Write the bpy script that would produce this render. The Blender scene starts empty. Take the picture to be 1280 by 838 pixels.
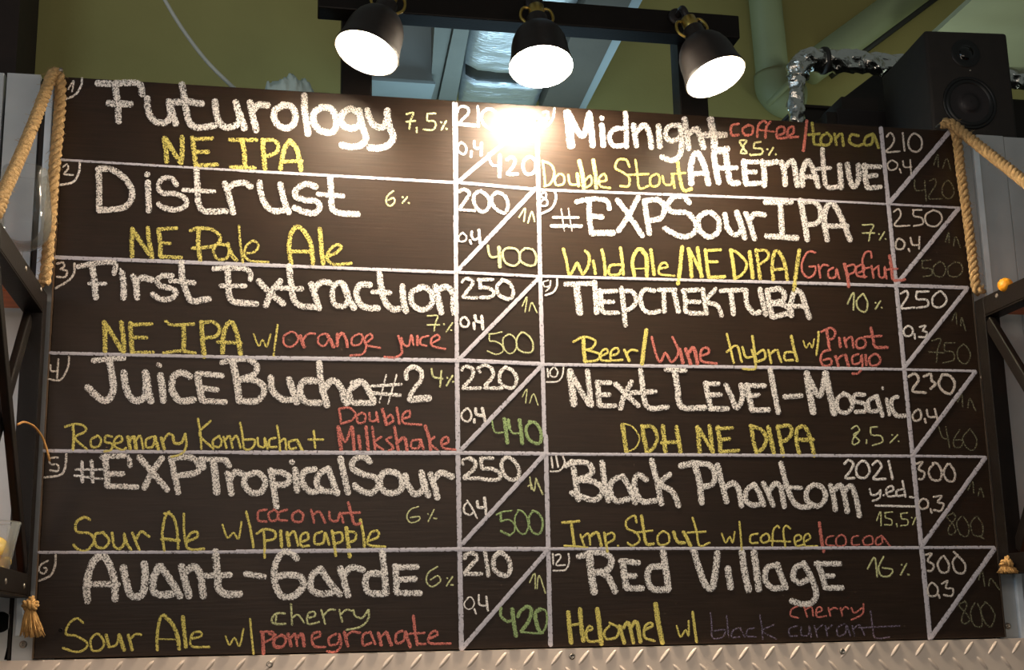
import bpy, bmesh, math, random
from mathutils import Vector, Matrix, Quaternion, noise

random.seed(7)
SC = bpy.context.scene
COL = SC.collection

# ------------------------------------------------------------------ camera
# world frame: chalkboard face in the plane y = 0, its lower left corner at the origin, z up, room at -y
F_PX, PPX, PPY = 1556.63, 640.0, 480.0
AX = Vector((0.98215829, 0.01792619, 0.18719977))       # world x, y, z axes seen in the camera frame (right, down, forward)
AY = Vector((-0.18700118, 0.19838886, 0.96211871))
AZ = Vector((-0.01989122, -0.97995944, 0.19820148))
CAM = Vector((0.46323634, -2.68214436, 0.02667372))
BW, BH = 2.13725, 1.25                                   # chalkboard size in metres

cam_data = bpy.data.cameras.new('camera')
cam = bpy.data.objects.new('camera', cam_data)
COL.objects.link(cam)
cam_data.sensor_width = 36.0
cam_data.sensor_fit = 'HORIZONTAL'
cam_data.lens = F_PX / 1280.0 * 36.0
cam_data.shift_y = (PPY - 419.0) / 1280.0
cam_data.clip_start = 0.02
m = Matrix(((AX[0], -AX[1], -AX[2]), (AY[0], -AY[1], -AY[2]), (AZ[0], -AZ[1], -AZ[2]))).to_4x4()
m.translation = CAM
cam.matrix_world = m
SC.camera = cam


def ray(px, py):
    d = Vector(((px - PPX) / F_PX, (py - PPY) / F_PX, 1.0))
    return Vector((AX.dot(d), AY.dot(d), AZ.dot(d)))


def P(px, py, **k):
    """point of the place seen at a pixel, on the plane x=, y= or z= given"""
    (a, v), = k.items()
    i = 'xyz'.index(a)
    r = ray(px, py)
    return CAM + r * ((v - CAM[i]) / r[i])


# ------------------------------------------------------------------ exposure, world and room and fill light
SC.view_settings.view_transform = 'Standard'
SC.view_settings.look = 'None'
SC.view_settings.gamma = 1.0
SC.view_settings.use_curve_mapping = False
SC.view_settings.exposure = 0.0
SC.render.film_transparent = False

world = bpy.data.worlds.new('world')
SC.world = world
world.use_nodes = True
wb = world.node_tree.nodes['Background']
wb.inputs[0].default_value = (0.78, 0.86, 0.80, 1)
wb.inputs[1].default_value = 0.14


def area(name, loc, target, sx, sy, power, col):
    d = bpy.data.lights.new(name, 'AREA')
    d.shape = 'RECTANGLE'
    d.size, d.size_y, d.energy, d.color = sx, sy, power, col
    o = bpy.data.objects.new(name, d)
    COL.objects.link(o)
    o.location = loc
    o.rotation_euler = (Vector(target) - Vector(loc)).to_track_quat('-Z', 'Y').to_euler()
    return o


BULB = 840.0                                            # radiance of the three lamp bulbs
area('warm_bar_light', (0.7, -2.1, 0.75), (0.7, 0.0, 0.0), 2.0, 0.4, 14.5, (1.0, 0.82, 0.68))
area('warm_side_light', (-0.75, -1.5, 0.35), (-0.05, 0.0, 0.15), 0.3, 0.3, 3.2, (1.0, 0.72, 0.5))
area('daylight_window', (-2.6, -3.4, 1.2), (0.6, 0.6, 1.5), 1.6, 1.2, 24, (0.62, 0.82, 1.0))
area('duct_fill_light', (1.25, 1.22, 1.27), (1.25, 1.0, 2.2), 0.8, 0.14, 6, (0.55, 0.82, 1.0))  # added unseen fill behind the board, brightens the foil duct from below
area('bulkhead_fill_light', (2.75, 1.15, 1.27), (2.8, 1.1, 2.3), 0.6, 0.14, 3.5, (0.86, 1.0, 0.84))  # added unseen fill, lifts the bulkhead underside and the painted pipes


# ------------------------------------------------------------------ helpers
def lin(r, g, b):
    def f(c):
        c /= 255.0
        return c / 12.92 if c <= 0.04045 else ((c + 0.055) / 1.055) ** 2.4
    return (f(r), f(g), f(b), 1.0)


def mat(name, rgb, rough=0.6, metal=0.0, vary=0.12, scale=12.0, bump=0.0, bscale=60.0, stretch=(1, 1, 1), spec=0.5,
        emit=None, estr=0.0, trans=0.0, ior=1.45, coat=0.0):
    """procedural principled material: noise mottles the colour and the roughness, an optional noise bump"""
    m_ = bpy.data.materials.new(name)
    m_.use_nodes = True
    nt = m_.node_tree
    b = nt.nodes['Principled BSDF']
    tc = nt.nodes.new('ShaderNodeTexCoord')
    mp = nt.nodes.new('ShaderNodeMapping')
    mp.inputs['Scale'].default_value = stretch
    nt.links.new(tc.outputs['Object'], mp.inputs['Vector'])
    nz = nt.nodes.new('ShaderNodeTexNoise')
    nz.inputs['Scale'].default_value = scale
    nz.inputs['Detail'].default_value = 5.0
    nt.links.new(mp.outputs['Vector'], nz.inputs['Vector'])
    cr = nt.nodes.new('ShaderNodeValToRGB')
    c = lin(*rgb)
    lo = tuple(max(0.0, x * (1 - vary)) for x in c[:3]) + (1,)
    hi = tuple(min(1.0, x * (1 + vary)) for x in c[:3]) + (1,)
    cr.color_ramp.elements[0].color = lo
    cr.color_ramp.elements[1].color = hi
    cr.color_ramp.elements[0].position = 0.3
    cr.color_ramp.elements[1].position = 0.7
    nt.links.new(nz.outputs['Fac'], cr.inputs['Fac'])
    nt.links.new(cr.outputs['Color'], b.inputs['Base Color'])
    b.inputs['Roughness'].default_value = rough
    b.inputs['Metallic'].default_value = metal
    b.inputs['Specular IOR Level'].default_value = spec
    b.inputs['Transmission Weight'].default_value = trans
    b.inputs['IOR'].default_value = ior
    b.inputs['Coat Weight'].default_value = coat
    if emit:
        b.inputs['Emission Color'].default_value = tuple(emit) + (1,)
        b.inputs['Emission Strength'].default_value = estr
    if bump:
        n2 = nt.nodes.new('ShaderNodeTexNoise')
        n2.inputs['Scale'].default_value = bscale
        n2.inputs['Detail'].default_value = 6.0
        nt.links.new(mp.outputs['Vector'], n2.inputs['Vector'])
        bp = nt.nodes.new('ShaderNodeBump')
        bp.inputs['Strength'].default_value = bump
        bp.inputs['Distance'].default_value = 0.01
        nt.links.new(n2.outputs['Fac'], bp.inputs['Height'])
        nt.links.new(bp.outputs['Normal'], b.inputs['Normal'])
    return m_


def chalk(name, rgb, cover, grain=300.0):
    """chalk dust: a rough coloured layer broken by grain, more towards the edges of a stroke (u, v from the stroke)"""
    m_ = bpy.data.materials.new(name)
    m_.use_nodes = True
    nt = m_.node_tree
    N, L = nt.nodes, nt.links
    b = N['Principled BSDF']
    out = N['Material Output']
    b.inputs['Base Color'].default_value = lin(*rgb)
    b.inputs['Roughness'].default_value = 0.95
    b.inputs['Specular IOR Level'].default_value = 0.1
    tc = N.new('ShaderNodeTexCoord')
    nz = N.new('ShaderNodeTexNoise')
    nz.inputs['Scale'].default_value = grain
    nz.inputs['Detail'].default_value = 3.0
    nz.inputs['Roughness'].default_value = 0.62
    L.new(tc.outputs['Object'], nz.inputs['Vector'])
    uv = N.new('ShaderNodeSeparateXYZ')
    L.new(tc.outputs['UV'], uv.inputs['Vector'])

    def math_(op, a, bb=None):
        n = N.new('ShaderNodeMath')
        n.operation = op
        for i, v in enumerate((a, bb)):
            if v is None:
                continue
            if isinstance(v, (int, float)):
                n.inputs[i].default_value = v
            else:
                L.new(v, n.inputs[i])
        return n.outputs[0]
    e = math_('ABSOLUTE', math_('SUBTRACT', math_('MULTIPLY', uv.outputs['Y'], 2.0), 1.0))
    e3 = math_('POWER', e, 3.0)
    val = math_('ADD', math_('SUBTRACT', nz.outputs['Fac'], math_('MULTIPLY', e3, 0.09)), cover)
    mr = N.new('ShaderNodeMapRange')
    mr.interpolation_type = 'SMOOTHSTEP'
    mr.inputs['From Min'].default_value = 0.36
    mr.inputs['From Max'].default_value = 0.60
    L.new(val, mr.inputs['Value'])
    tr = N.new('ShaderNodeBsdfTransparent')
    mx = N.new('ShaderNodeMixShader')
    L.new(mr.outputs['Result'], mx.inputs['Fac'])
    L.new(tr.outputs[0], mx.inputs[1])
    L.new(b.outputs[0], mx.inputs[2])
    L.new(mx.outputs[0], out.inputs['Surface'])
    return m_


def base_of(bm):
    xs = [v.co.x for v in bm.verts]
    ys = [v.co.y for v in bm.verts]
    zs = [v.co.z for v in bm.verts]
    return Vector(((min(xs) + max(xs)) / 2, (min(ys) + max(ys)) / 2, min(zs)))


def wloc(o):
    p = Vector((0, 0, 0))
    while o is not None:
        p += o.location
        o = o.parent
    return p


def obj(name, bm, material, parent=None, smooth=True, label=None, bevel=0.0):
    """one mesh object from a bmesh given in world coordinates"""
    if parent is None:
        org = base_of(bm)
        loc = org
    else:
        org = wloc(parent)
        loc = Vector((0, 0, 0))
    for v in bm.verts:
        v.co -= org
    bmesh.ops.recalc_face_normals(bm, faces=bm.faces)
    me = bpy.data.meshes.new(name)
    bm.to_mesh(me)
    bm.free()
    me.materials.append(material)
    if smooth:
        for p in me.polygons:
            p.use_smooth = True
    o = bpy.data.objects.new(name, me)
    COL.objects.link(o)
    o.location = loc
    o.parent = parent
    if label:
        o['label'] = label
    if bevel:
        md = o.modifiers.new('bevel', 'BEVEL')
        md.width = bevel
        md.segments = 2
        md.limit_method = 'ANGLE'
        md.harden_normals = False
    if smooth and bevel == 0.0:
        pass
    return o


def tag(o, label, cat, group=None):
    o['label'] = label
    o['category'] = cat
    if group:
        o['group'] = group
    return o


def thing(name, loc, label, cat, group=None):
    o = bpy.data.objects.new(name, None)
    o.empty_display_size = 0.05
    COL.objects.link(o)
    o.location = loc
    return tag(o, label, cat, group)


def struct(name, bm, material, smooth=False):
    o = obj(name, bm, material, smooth=smooth)
    o['kind'] = 'structure'
    return o


def box(bm, x0, x1, y0, y1, z0, z1, M_=None):
    vs = [bm.verts.new((x, y, z)) for x in (x0, x1) for y in (y0, y1) for z in (z0, z1)]
    for f in ((0, 1, 3, 2), (4, 6, 7, 5), (0, 4, 5, 1), (2, 3, 7, 6), (0, 2, 6, 4), (1, 5, 7, 3)):
        bm.faces.new([vs[i] for i in f])
    if M_:
        for v in vs:
            v.co = M_ @ v.co
    return vs


def newbox(*a, **k):
    bm = bmesh.new()
    box(bm, *a, **k)
    return bm


def bar(bm, a, b, w, h, side=Vector((1, 0, 0))):
    """square bar from a to b, w along side, h across"""
    a, b = Vector(a), Vector(b)
    d = (b - a).normalized()
    s = (side - d * side.dot(d)).normalized()
    t = d.cross(s)
    vs = []
    for p in (a, b):
        for i, j in ((-1, -1), (1, -1), (1, 1), (-1, 1)):
            vs.append(bm.verts.new(p + s * (i * w / 2) + t * (j * h / 2)))
    for i in range(4):
        bm.faces.new((vs[i], vs[(i + 1) % 4], vs[4 + (i + 1) % 4], vs[4 + i]))
    bm.faces.new(vs[0:4][::-1])
    bm.faces.new(vs[4:8])


def frames(pts):
    pts = [Vector(p) for p in pts]
    T = []
    for i in range(len(pts)):
        a = pts[max(0, i - 1)]
        b = pts[min(len(pts) - 1, i + 1)]
        T.append((b - a).normalized())
    up = Vector((0, 0, 1)) if abs(T[0].z) < 0.9 else Vector((0, 1, 0))
    n = (up - T[0] * up.dot(T[0])).normalized()
    out = []
    for i, t in enumerate(T):
        n = (n - t * n.dot(t)).normalized()
        out.append((pts[i], t, n, t.cross(n)))
    return out


def tube(bm, pts, r, seg=12, caps=True, jit=0.0):
    fr = frames(pts)
    rings = []
    for i, (p, t, n, b_) in enumerate(fr):
        rr = r[i] if isinstance(r, (list, tuple)) else r
        ring = []
        for k in range(seg):
            a = 2 * math.pi * k / seg
            q = rr * (1 + (random.uniform(-jit, jit) if jit else 0))
            ring.append(bm.verts.new(p + n * (q * math.cos(a)) + b_ * (q * math.sin(a))))
        rings.append(ring)
    for i in range(len(rings) - 1):
        for k in range(seg):
            bm.faces.new((rings[i][k], rings[i][(k + 1) % seg], rings[i + 1][(k + 1) % seg], rings[i + 1][k]))
    if caps:
        bm.faces.new(rings[0][::-1])
        bm.faces.new(rings[-1])
    return rings


def spline(pts, step):
    """Catmull-Rom through the points, resampled at about step"""
    pts = [Vector(p) for p in pts]
    if len(pts) == 2:
        n = max(2, int((pts[1] - pts[0]).length / step))
        return [pts[0].lerp(pts[1], i / n) for i in range(n + 1)]
    closed = (pts[0] - pts[-1]).length < 0.35 * step and len(pts) > 4
    q = [pts[-2] if closed else pts[0] * 2 - pts[1]] + pts + [pts[1] if closed else pts[-1] * 2 - pts[-2]]
    out = []
    for i in range(1, len(q) - 2):
        p0, p1, p2, p3 = q[i - 1:i + 3]
        n = max(2, int((p2 - p1).length / step))
        for k in range(n):
            t = k / n
            out.append(0.5 * ((2 * p1) + (p2 - p0) * t + (2 * p0 - 5 * p1 + 4 * p2 - p3) * t * t + (3 * p1 - p0 - 3 * p2 + p3) * t ** 3))
    out.append(pts[-1])
    return out


def lathe(bm, prof, M_, seg=40, cap0=False, cap1=False):
    rings = []
    for r, z in prof:
        rings.append([bm.verts.new(M_ @ Vector((r * math.cos(2 * math.pi * k / seg), r * math.sin(2 * math.pi * k / seg), z))) for k in range(seg)])
    for i in range(len(rings) - 1):
        for k in range(seg):
            bm.faces.new((rings[i][k], rings[i][(k + 1) % seg], rings[i + 1][(k + 1) % seg], rings[i + 1][k]))
    if cap0:
        bm.faces.new(rings[0][::-1])
    if cap1:
        bm.faces.new(rings[-1])
    return rings


def axis_matrix(origin, zdir, xhint=Vector((1, 0, 0))):
    z = Vector(zdir).normalized()
    x = (xhint - z * xhint.dot(z)).normalized()
    y = z.cross(x)
    m_ = Matrix((x, y, z)).transposed().to_4x4()
    m_.translation = origin
    return m_


def screw(name, pos, normal, r, material, parent):
    bm = bmesh.new()
    lathe(bm, [(r, -r * 0.3), (r, r * 0.12), (r * 0.8, r * 0.34), (r * 0.4, r * 0.4), (r * 0.33, r * 0.14), (0.0004, r * 0.12)],
          axis_matrix(Vector(pos), normal, Vector((1, 0.2, 0.1))), 16, True, True)
    return obj(name, bm, material, parent)


# ------------------------------------------------------------------ materials
M_wall = mat('olive_painted_plaster', (172, 162, 100), 0.85, vary=0.07, scale=3.0, bump=0.08, bscale=90)
M_wall2 = mat('pale_green_plaster', (186, 190, 160), 0.85, vary=0.08, scale=3.0, bump=0.08, bscale=90)
M_pipe = mat('green_painted_pipe', (140, 146, 108), 0.6, vary=0.08, scale=6.0)
M_column = mat('dark_brown_paint', (46, 30, 22), 0.7, vary=0.15)
M_plaster = mat('grey_plaster', (128, 130, 122), 0.85, vary=0.1, scale=4.0, bump=0.1)
M_brownbeam = mat('grey_brown_plaster', (96, 90, 80), 0.85, vary=0.1, scale=4.0, bump=0.1)
M_greybox = mat('pale_grey_sheet', (158, 168, 168), 0.6, vary=0.06, scale=3.0)
M_foil = mat('crinkled_foil', (215, 222, 226), 0.40, 0.75, vary=0.06, bump=0.55, bscale=28, stretch=(1, 5, 1))
M_foil2 = mat('crumpled_foil_tape', (214, 214, 208), 0.2, 1.0, vary=0.06, bump=0.35, bscale=60)
M_strap = mat('dark_strap', (40, 38, 34), 0.6)
M_black = mat('black_steel', (17, 12, 9), 0.5, 0.0, spec=0.22, vary=0.2, scale=20, bump=0.05, bscale=120)
M_blackm = mat('black_matt_lacquer', (26, 20, 17), 0.5, 0.0, vary=0.15, scale=15)
M_vinyl = mat('black_vinyl_cabinet', (32, 26, 22), 0.7, vary=0.15, scale=40)
M_cone = mat('dark_speaker_cone', (30, 24, 25), 0.6, vary=0.1)
M_rubber = mat('black_rubber', (12, 10, 10), 0.45, vary=0.1)
M_metal = mat('galvanised_sheet', (178, 182, 184), 0.42, 0.4, vary=0.1, scale=9, bump=0.05, bscale=30)
M_trim = mat('bright_aluminium_trim', (226, 236, 244), 0.35, 0.25, vary=0.06, scale=30)
M_gap = mat('dark_joint', (34, 28, 24), 0.8)
M_tread = mat('aluminium_tread_plate', (236, 216, 198), 0.34, 0.15, vary=0.08, scale=7, bump=0.04, bscale=50)
M_screw = mat('zinc_screw', (170, 160, 148), 0.3, 0.9)
M_brass = mat('aged_brass', (176, 150, 78), 0.3, 0.9, vary=0.15, scale=60)
M_white_in = mat('white_enamel', (240, 236, 226), 0.5, vary=0.02)
M_bulb = mat('lit_bulb_glass', (255, 240, 215), 0.4, vary=0.01, emit=(1.0, 0.84, 0.64), estr=BULB)
M_rope = mat('jute_rope', (166, 136, 92), 0.9, vary=0.3, scale=120, bump=0.5, bscale=300)
M_fray = mat('frayed_jute', (186, 144, 86), 0.9, vary=0.25, scale=150)
M_wood = mat('orange_stained_wood', (196, 112, 52), 0.5, vary=0.2, scale=8, stretch=(1, 8, 8))
M_cable = mat('white_cable_sheath', (214, 214, 204), 0.5, vary=0.04)
M_bcable = mat('black_cable_sheath', (26, 24, 22), 0.5)
M_wire = mat('copper_coloured_wire', (214, 160, 96), 0.4, 0.4)
M_lemon = mat('lemon_peel', (232, 186, 40), 0.45, vary=0.12, scale=30, bump=0.2, bscale=140)
M_lemonf = mat('lemon_flesh', (238, 206, 110), 0.35, vary=0.12, scale=60)
M_orange = mat('orange_peel', (238, 158, 34), 0.45, vary=0.08, scale=40, bump=0.25, bscale=160)
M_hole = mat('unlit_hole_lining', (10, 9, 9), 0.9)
M_lime = mat('green_plastic_wrap', (96, 112, 58), 0.5)


def clear(name, tint, alpha, rough=0.1):
    m_ = bpy.data.materials.new(name)
    m_.use_nodes = True
    N, L = m_.node_tree.nodes, m_.node_tree.links
    b = N['Principled BSDF']
    b.inputs['Base Color'].default_value = lin(*tint)
    b.inputs['Roughness'].default_value = rough
    tc = N.new('ShaderNodeTexCoord')
    nz = N.new('ShaderNodeTexNoise')
    nz.inputs['Scale'].default_value = 35
    L.new(tc.outputs['Object'], nz.inputs['Vector'])
    fr = N.new('ShaderNodeFresnel')
    fr.inputs['IOR'].default_value = 1.5
    a = N.new('ShaderNodeMath')
    a.operation = 'MULTIPLY_ADD'
    a.inputs[1].default_value = 0.45
    a.inputs[2].default_value = alpha
    L.new(fr.outputs[0], a.inputs[0])
    c = N.new('ShaderNodeMath')
    c.operation = 'MULTIPLY_ADD'
    c.inputs[1].default_value = alpha * 0.6
    L.new(nz.outputs['Fac'], c.inputs[0])
    L.new(a.outputs[0], c.inputs[2])
    c.use_clamp = True
    L.new(c.outputs[0], b.inputs['Alpha'])
    return m_


M_clear = clear('clear_plastic', (210, 214, 208), 0.05)
M_glass = clear('clear_glass', (120, 120, 112), 0.02, 0.04)
M_bag = clear('milky_polythene', (206, 226, 222), 0.62, 0.3)


def board_material():
    m_ = bpy.data.materials.new('dusty_black_board_paint')
    m_.use_nodes = True
    N, L = m_.node_tree.nodes, m_.node_tree.links
    b = N['Principled BSDF']
    tc = N.new('ShaderNodeTexCoord')
    mp = N.new('ShaderNodeMapping')
    mp.inputs['Scale'].default_value = (3.0, 1.0, 60.0)        # plywood grain runs along the board
    L.new(tc.outputs['Object'], mp.inputs['Vector'])
    g = N.new('ShaderNodeTexNoise')
    g.inputs['Scale'].default_value = 3.2
    g.inputs['Detail'].default_value = 7
    L.new(mp.outputs['Vector'], g.inputs['Vector'])
    n = N.new('ShaderNodeTexNoise')
    n.inputs['Scale'].default_value = 4.0
    n.inputs['Detail'].default_value = 6
    L.new(tc.outputs['Object'], n.inputs['Vector'])
    mix = N.new('ShaderNodeMath')
    mix.operation = 'MULTIPLY'
    L.new(g.outputs['Fac'], mix.inputs[0])
    L.new(n.outputs['Fac'], mix.inputs[1])
    cr = N.new('ShaderNodeValToRGB')
    cr.color_ramp.elements[0].position = 0.12
    cr.color_ramp.elements[0].color = lin(31, 20, 12)
    cr.color_ramp.elements[1].position = 0.45
    cr.color_ramp.elements[1].color = lin(44, 31, 21)
    L.new(mix.outputs[0], cr.inputs['Fac'])
    L.new(cr.outputs['Color'], b.inputs['Base Color'])
    b.inputs['Roughness'].default_value = 0.46
    b.inputs['Specular IOR Level'].default_value = 0.24
    bp = N.new('ShaderNodeBump')
    bp.inputs['Strength'].default_value = 0.09
    bp.inputs['Distance'].default_value = 0.004
    L.new(g.outputs['Fac'], bp.inputs['Height'])
    L.new(bp.outputs['Normal'], b.inputs['Normal'])
    return m_


M_board = board_material()

# ================================================================== SETTING
wz = -1.55                                                   # floor level
struct('wall_back', newbox(-3.0, 6.0, 1.6, 1.75, wz, 3.6), M_wall)
struct('floor', newbox(-3.0, 6.0, -4.5, 1.6, wz - 0.1, wz), M_gap)
x0 = P(22, 50, y=1.3).x
struct('wall_left', newbox(-3.0, x0, 1.3, 1.6, wz, 3.6), M_column)
struct('wall_front', newbox(-1.2, 4.2, 0.12, 0.17, wz, 1.2), M_gap)           # core of the kiosk front the board hangs on
struct('trim_1', newbox(-1.2, 4.2, 0.1, 1.3, 1.2, 1.235), M_blackm)            # the kiosk roof behind the board

# sloping greenish bulkhead at the right: its lower left edge runs away from the viewer
e = P(1215, 0, y=0.9)
struct('ceiling', newbox(e.x, 6.0, -0.3, 1.42, e.z, e.z + 0.02), M_wall2)

# ------------------------------------------------------------------ boxed beams and foil duct under the ceiling
ZD = 1.95


def prism(bm, quad, z0, z1):
    lo = [bm.verts.new((p.x, p.y, z0)) for p in quad]
    hi = [bm.verts.new((p.x, p.y, z1)) for p in quad]
    n = len(quad)
    for i in range(n):
        bm.faces.new((lo[i], lo[(i + 1) % n], hi[(i + 1) % n], hi[i]))
    bm.faces.new(lo[::-1])
    bm.faces.new(hi)


def edge_pts(a, b, y0, y1, z):
    """line through two pixels on the plane z, cut at the depths y0 and y1"""
    A, B = P(*a, z=z), P(*b, z=z)
    f = lambda y: A.lerp(B, (y - A.y) / (B.y - A.y))
    return f(y0), f(y1)


EL = ((574.4, 125), (593, 26.5))       # foil, left edge
ER = ((672.8, 131), (711.9, 34.4))     # foil, right edge
EB = ((722.8, 134.4), (768, 40.6))     # right beam, right edge
YF, YN = 1.58, -0.5
yj0, yj1 = P(600, 106, z=ZD).y, P(600, 87, z=ZD).y


def foil_piece(name, ya, yb, material, z0, grow=0.0, parent=None):
    bm = bmesh.new()
    la, lb = edge_pts(*EL, ya, yb, ZD)
    ra, rb = edge_pts(*ER, ya, yb, ZD)
    nx, ny = 14, max(4, int(abs(yb - ya) / 0.02))
    lower, upper = [], []
    for j in range(ny + 1):
        t = j / ny
        row = []
        for i in range(nx + 1):
            s = i / nx
            p = la.lerp(lb, t).lerp(ra.lerp(rb, t), s)
            w = 0.010 * noise.noise(Vector((p.x * 5, p.y * 26, 3.0))) + 0.006 * noise.noise(Vector((p.x * 22, p.y * 40, 7.0)))
            if grow:
                w *= 0.3
            edge = min(s, 1 - s)
            row.append(bm.verts.new((p.x + (s - 0.5) * grow, p.y, z0 + w + 0.02 * max(0, 0.12 - edge) / 0.12)))
        lower.append(row)
        upper.append([bm.verts.new((row[0].co.x, row[0].co.y, z0 + 0.28)), bm.verts.new((row[-1].co.x, row[-1].co.y, z0 + 0.28))])
    for j in range(ny):
        for i in range(nx):
            bm.faces.new((lower[j][i], lower[j][i + 1], lower[j + 1][i + 1], lower[j + 1][i]))
        bm.faces.new((upper[j][0], lower[j][0], lower[j + 1][0], upper[j + 1][0]))
        bm.faces.new((lower[j][-1], upper[j][1], upper[j + 1][1], lower[j + 1][-1]))
        bm.faces.new((upper[j][0], upper[j + 1][0], upper[j + 1][1], upper[j][1]))
    for j in (0, ny):
        bm.faces.new(lower[j] + [upper[j][1], upper[j][0]])
    return obj(name, bm, material, parent)


duct = thing('ventilation_duct', (1.25, 0.9, ZD), 'foil wrapped ventilation duct running back under the ceiling behind the middle lamp', 'duct')
foil_piece('foil_section', YF, yj0 - 0.006, M_foil, ZD, parent=duct)
foil_piece('joint_strap', yj0, yj1, M_strap, ZD + 0.012, parent=duct, grow=-0.02)
foil_piece('foil_section', yj1 + 0.006, YN, M_foil, ZD, parent=duct)

bm = bmesh.new()
ra, rb = edge_pts(*ER, YF, YN, ZD)
ba, bb = edge_pts(*EB, YF, YN, ZD)
g = Vector((0.012, 0, 0))
prism(bm, [ra + g, ba, bb, rb + g], ZD - 0.01, ZD + 0.4)
o = struct('trim_2', bm, M_brownbeam)
bm = bmesh.new()
g2 = Vector((0.05, 0, 0))
prism(bm, [ba + g * 0.2, ba + g2 * 0.6, bb + g2, bb + g * 0.2], ZD + 0.0, ZD + 0.4)
struct('trim_3', bm, M_greybox)
bm = bmesh.new()
la, lb = edge_pts(*EL, YF, YN, ZD)
ma, mb = edge_pts((549, 119), (569, 26), YF, YN, ZD)
ka, kb = edge_pts((538, 118), (544, 24), YF, YN, ZD)
prism(bm, [ma, la - g, lb - g, mb], ZD - 0.005, ZD + 0.4)
struct('trim_4', bm, M_plaster)
bm = bmesh.new()
prism(bm, [ka, ma - g * 0.3, mb - g * 0.3, kb], ZD + 0.01, ZD + 0.4)
struct('trim_5', bm, M_plaster)

a, b = P(464, 101, y=1.35), P(542, 101, y=1.35)
t = P(500, -30, y=1.35)
ac = thing('ventilation_box', ((a.x + b.x) / 2, 1.4, a.z), 'pale grey metal ventilation box high on the wall right of the left lamp', 'vent box')
obj('casing', newbox(a.x, b.x, 1.36, 1.599, a.z + 0.012, t.z), M_greybox, ac, smooth=False, bevel=0.004)
obj('lower_lip', newbox(a.x - 0.006, b.x + 0.006, 1.345, 1.59, a.z, a.z + 0.011), M_greybox, ac, smooth=False)

# ------------------------------------------------------------------ painted pipes at the upper right
YP = 1.52
rp = (P(982, 50, y=YP) - P(944, 50, y=YP)).length / 2
pp = thing('drain_pipe', P(965, 128, y=YP), 'green painted vertical drain pipe with an elbow right of the lamp rail', 'pipe')
bm = bmesh.new()
tube(bm, [P(905, -520, y=YP), P(966, 98, y=YP)], rp, 28)
obj('straight_pipe', bm, M_pipe, pp)
bm = bmesh.new()
tube(bm, spline([P(965.5, 94, y=YP), P(968, 112, y=YP - 0.0), P(980, 124, y=YP), P(1000, 128, y=YP)], 0.01), rp * 1.12, 28)
obj('elbow', bm, M_pipe, pp)
bm = bmesh.new()
tube(bm, [P(974, 112, y=YP - 0.02), P(979, 117, y=YP - 0.02)], rp * 1.22, 28)
obj('collar', bm, M_pipe, pp)

rp2 = 0.062
bm = bmesh.new()
tube(bm, [P(1420, -215, y=1.5), P(1010, 88, y=1.5)], rp2, 28)
tag(obj('sloping_pipe', bm, M_pipe), 'thick green painted pipe sloping down above the foil wrapped pipe', 'pipe')
# added dark strip standing in for the shaded gap under the sloping pipe
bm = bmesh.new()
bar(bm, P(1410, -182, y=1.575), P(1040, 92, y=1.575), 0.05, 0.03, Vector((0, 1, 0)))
tag(obj('gap_shade_strip', bm, M_strap), 'thin dark strip standing in for the shaded gap under the sloping green pipe', 'shade strip')

# ------------------------------------------------------------------ cables
def cable(name, pts, r, material, label, cat='cable', step=0.02):
    bm = bmesh.new()
    tube(bm, spline(pts, step), r, 10)
    return tag(obj(name, bm, material), label, cat)


cable('white_cable', [P(186, -40, y=0.7), P(205, -2, y=0.66), P(228, 36, y=0.6), P(258, 76, y=0.5), P(290, 108, y=0.4), P(304, 121, z=1.2412)], 0.0055, M_cable,
      'thin white cable hanging down in front of the olive wall')
cable('wall_cable', [P(40, -20, y=1.58), P(36.5, 40, y=1.585), P(35, 56, y=1.58), P(32.5, 120, y=1.585)], 0.006, M_bcable,
      'thin black cable running straight up the olive wall beside the dark column')

# ------------------------------------------------------------------ metal cladding left and right of the board
def panel(name, xa, xb, label, ztop=1.262, y0=0.024):
    bm = newbox(xa, xb, y0, y0 + 0.02, -0.03, ztop)
    return tag(obj(name, bm, M_metal, smooth=False, bevel=0.002), label, 'metal panel')


GP = 'sheet metal cladding beside the board'
xs = P(8, 92, y=0.024).x
panel('metal_panel', -0.75, xs - 0.004, 'grey sheet metal panel at the far left edge beyond the hanging rope')
xg0, xg1 = P(46, 200, y=0.024).x, P(54, 200, y=0.024).x
pl = thing('metal_panel', (-0.08, 0.034, -0.03), 'bluish grey sheet metal panel behind the left hanging rope with a round hole low down', 'metal panel')
hc = Vector((P(0, 778, y=0.024).x, 0.024, P(0, 778, y=0.024).z))


def holed(x0_, x1_, z0_, z1_, y_, c, r):
    """front sheet with a round hole, thin sides"""
    bm = bmesh.new()
    n = 40
    inner = [bm.verts.new((c.x + r * math.cos(2 * math.pi * k / n), y_, c.z + r * math.sin(2 * math.pi * k / n))) for k in range(n)]
    inner2 = [bm.verts.new((v.co.x, y_ + 0.018, v.co.z)) for v in inner]
    def clip(a_):
        dx, dz = math.cos(a_), math.sin(a_)
        tx = ((x1_ if dx > 0 else x0_) - c.x) / dx if abs(dx) > 1e-6 else 1e9
        s = 0.075
        tz = s / abs(dz) if abs(dz) > 1e-6 else 1e9
        t_ = min(tx, tz)
        return Vector((c.x + dx * t_, y_, c.z + dz * t_))
    outer = [bm.verts.new(clip(2 * math.pi * k / n)) for k in range(n)]
    for k in range(n):
        k2 = (k + 1) % n
        bm.faces.new((inner[k], inner[k2], outer[k2], outer[k]))
        bm.faces.new((inner[k], inner2[k], inner2[k2], inner[k2]))
    box(bm, x0_, x1_, y_, y_ + 0.018, c.z + 0.075, z1_)
    box(bm, x0_, x1_, y_, y_ + 0.018, z0_, c.z - 0.075)
    return bm


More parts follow.
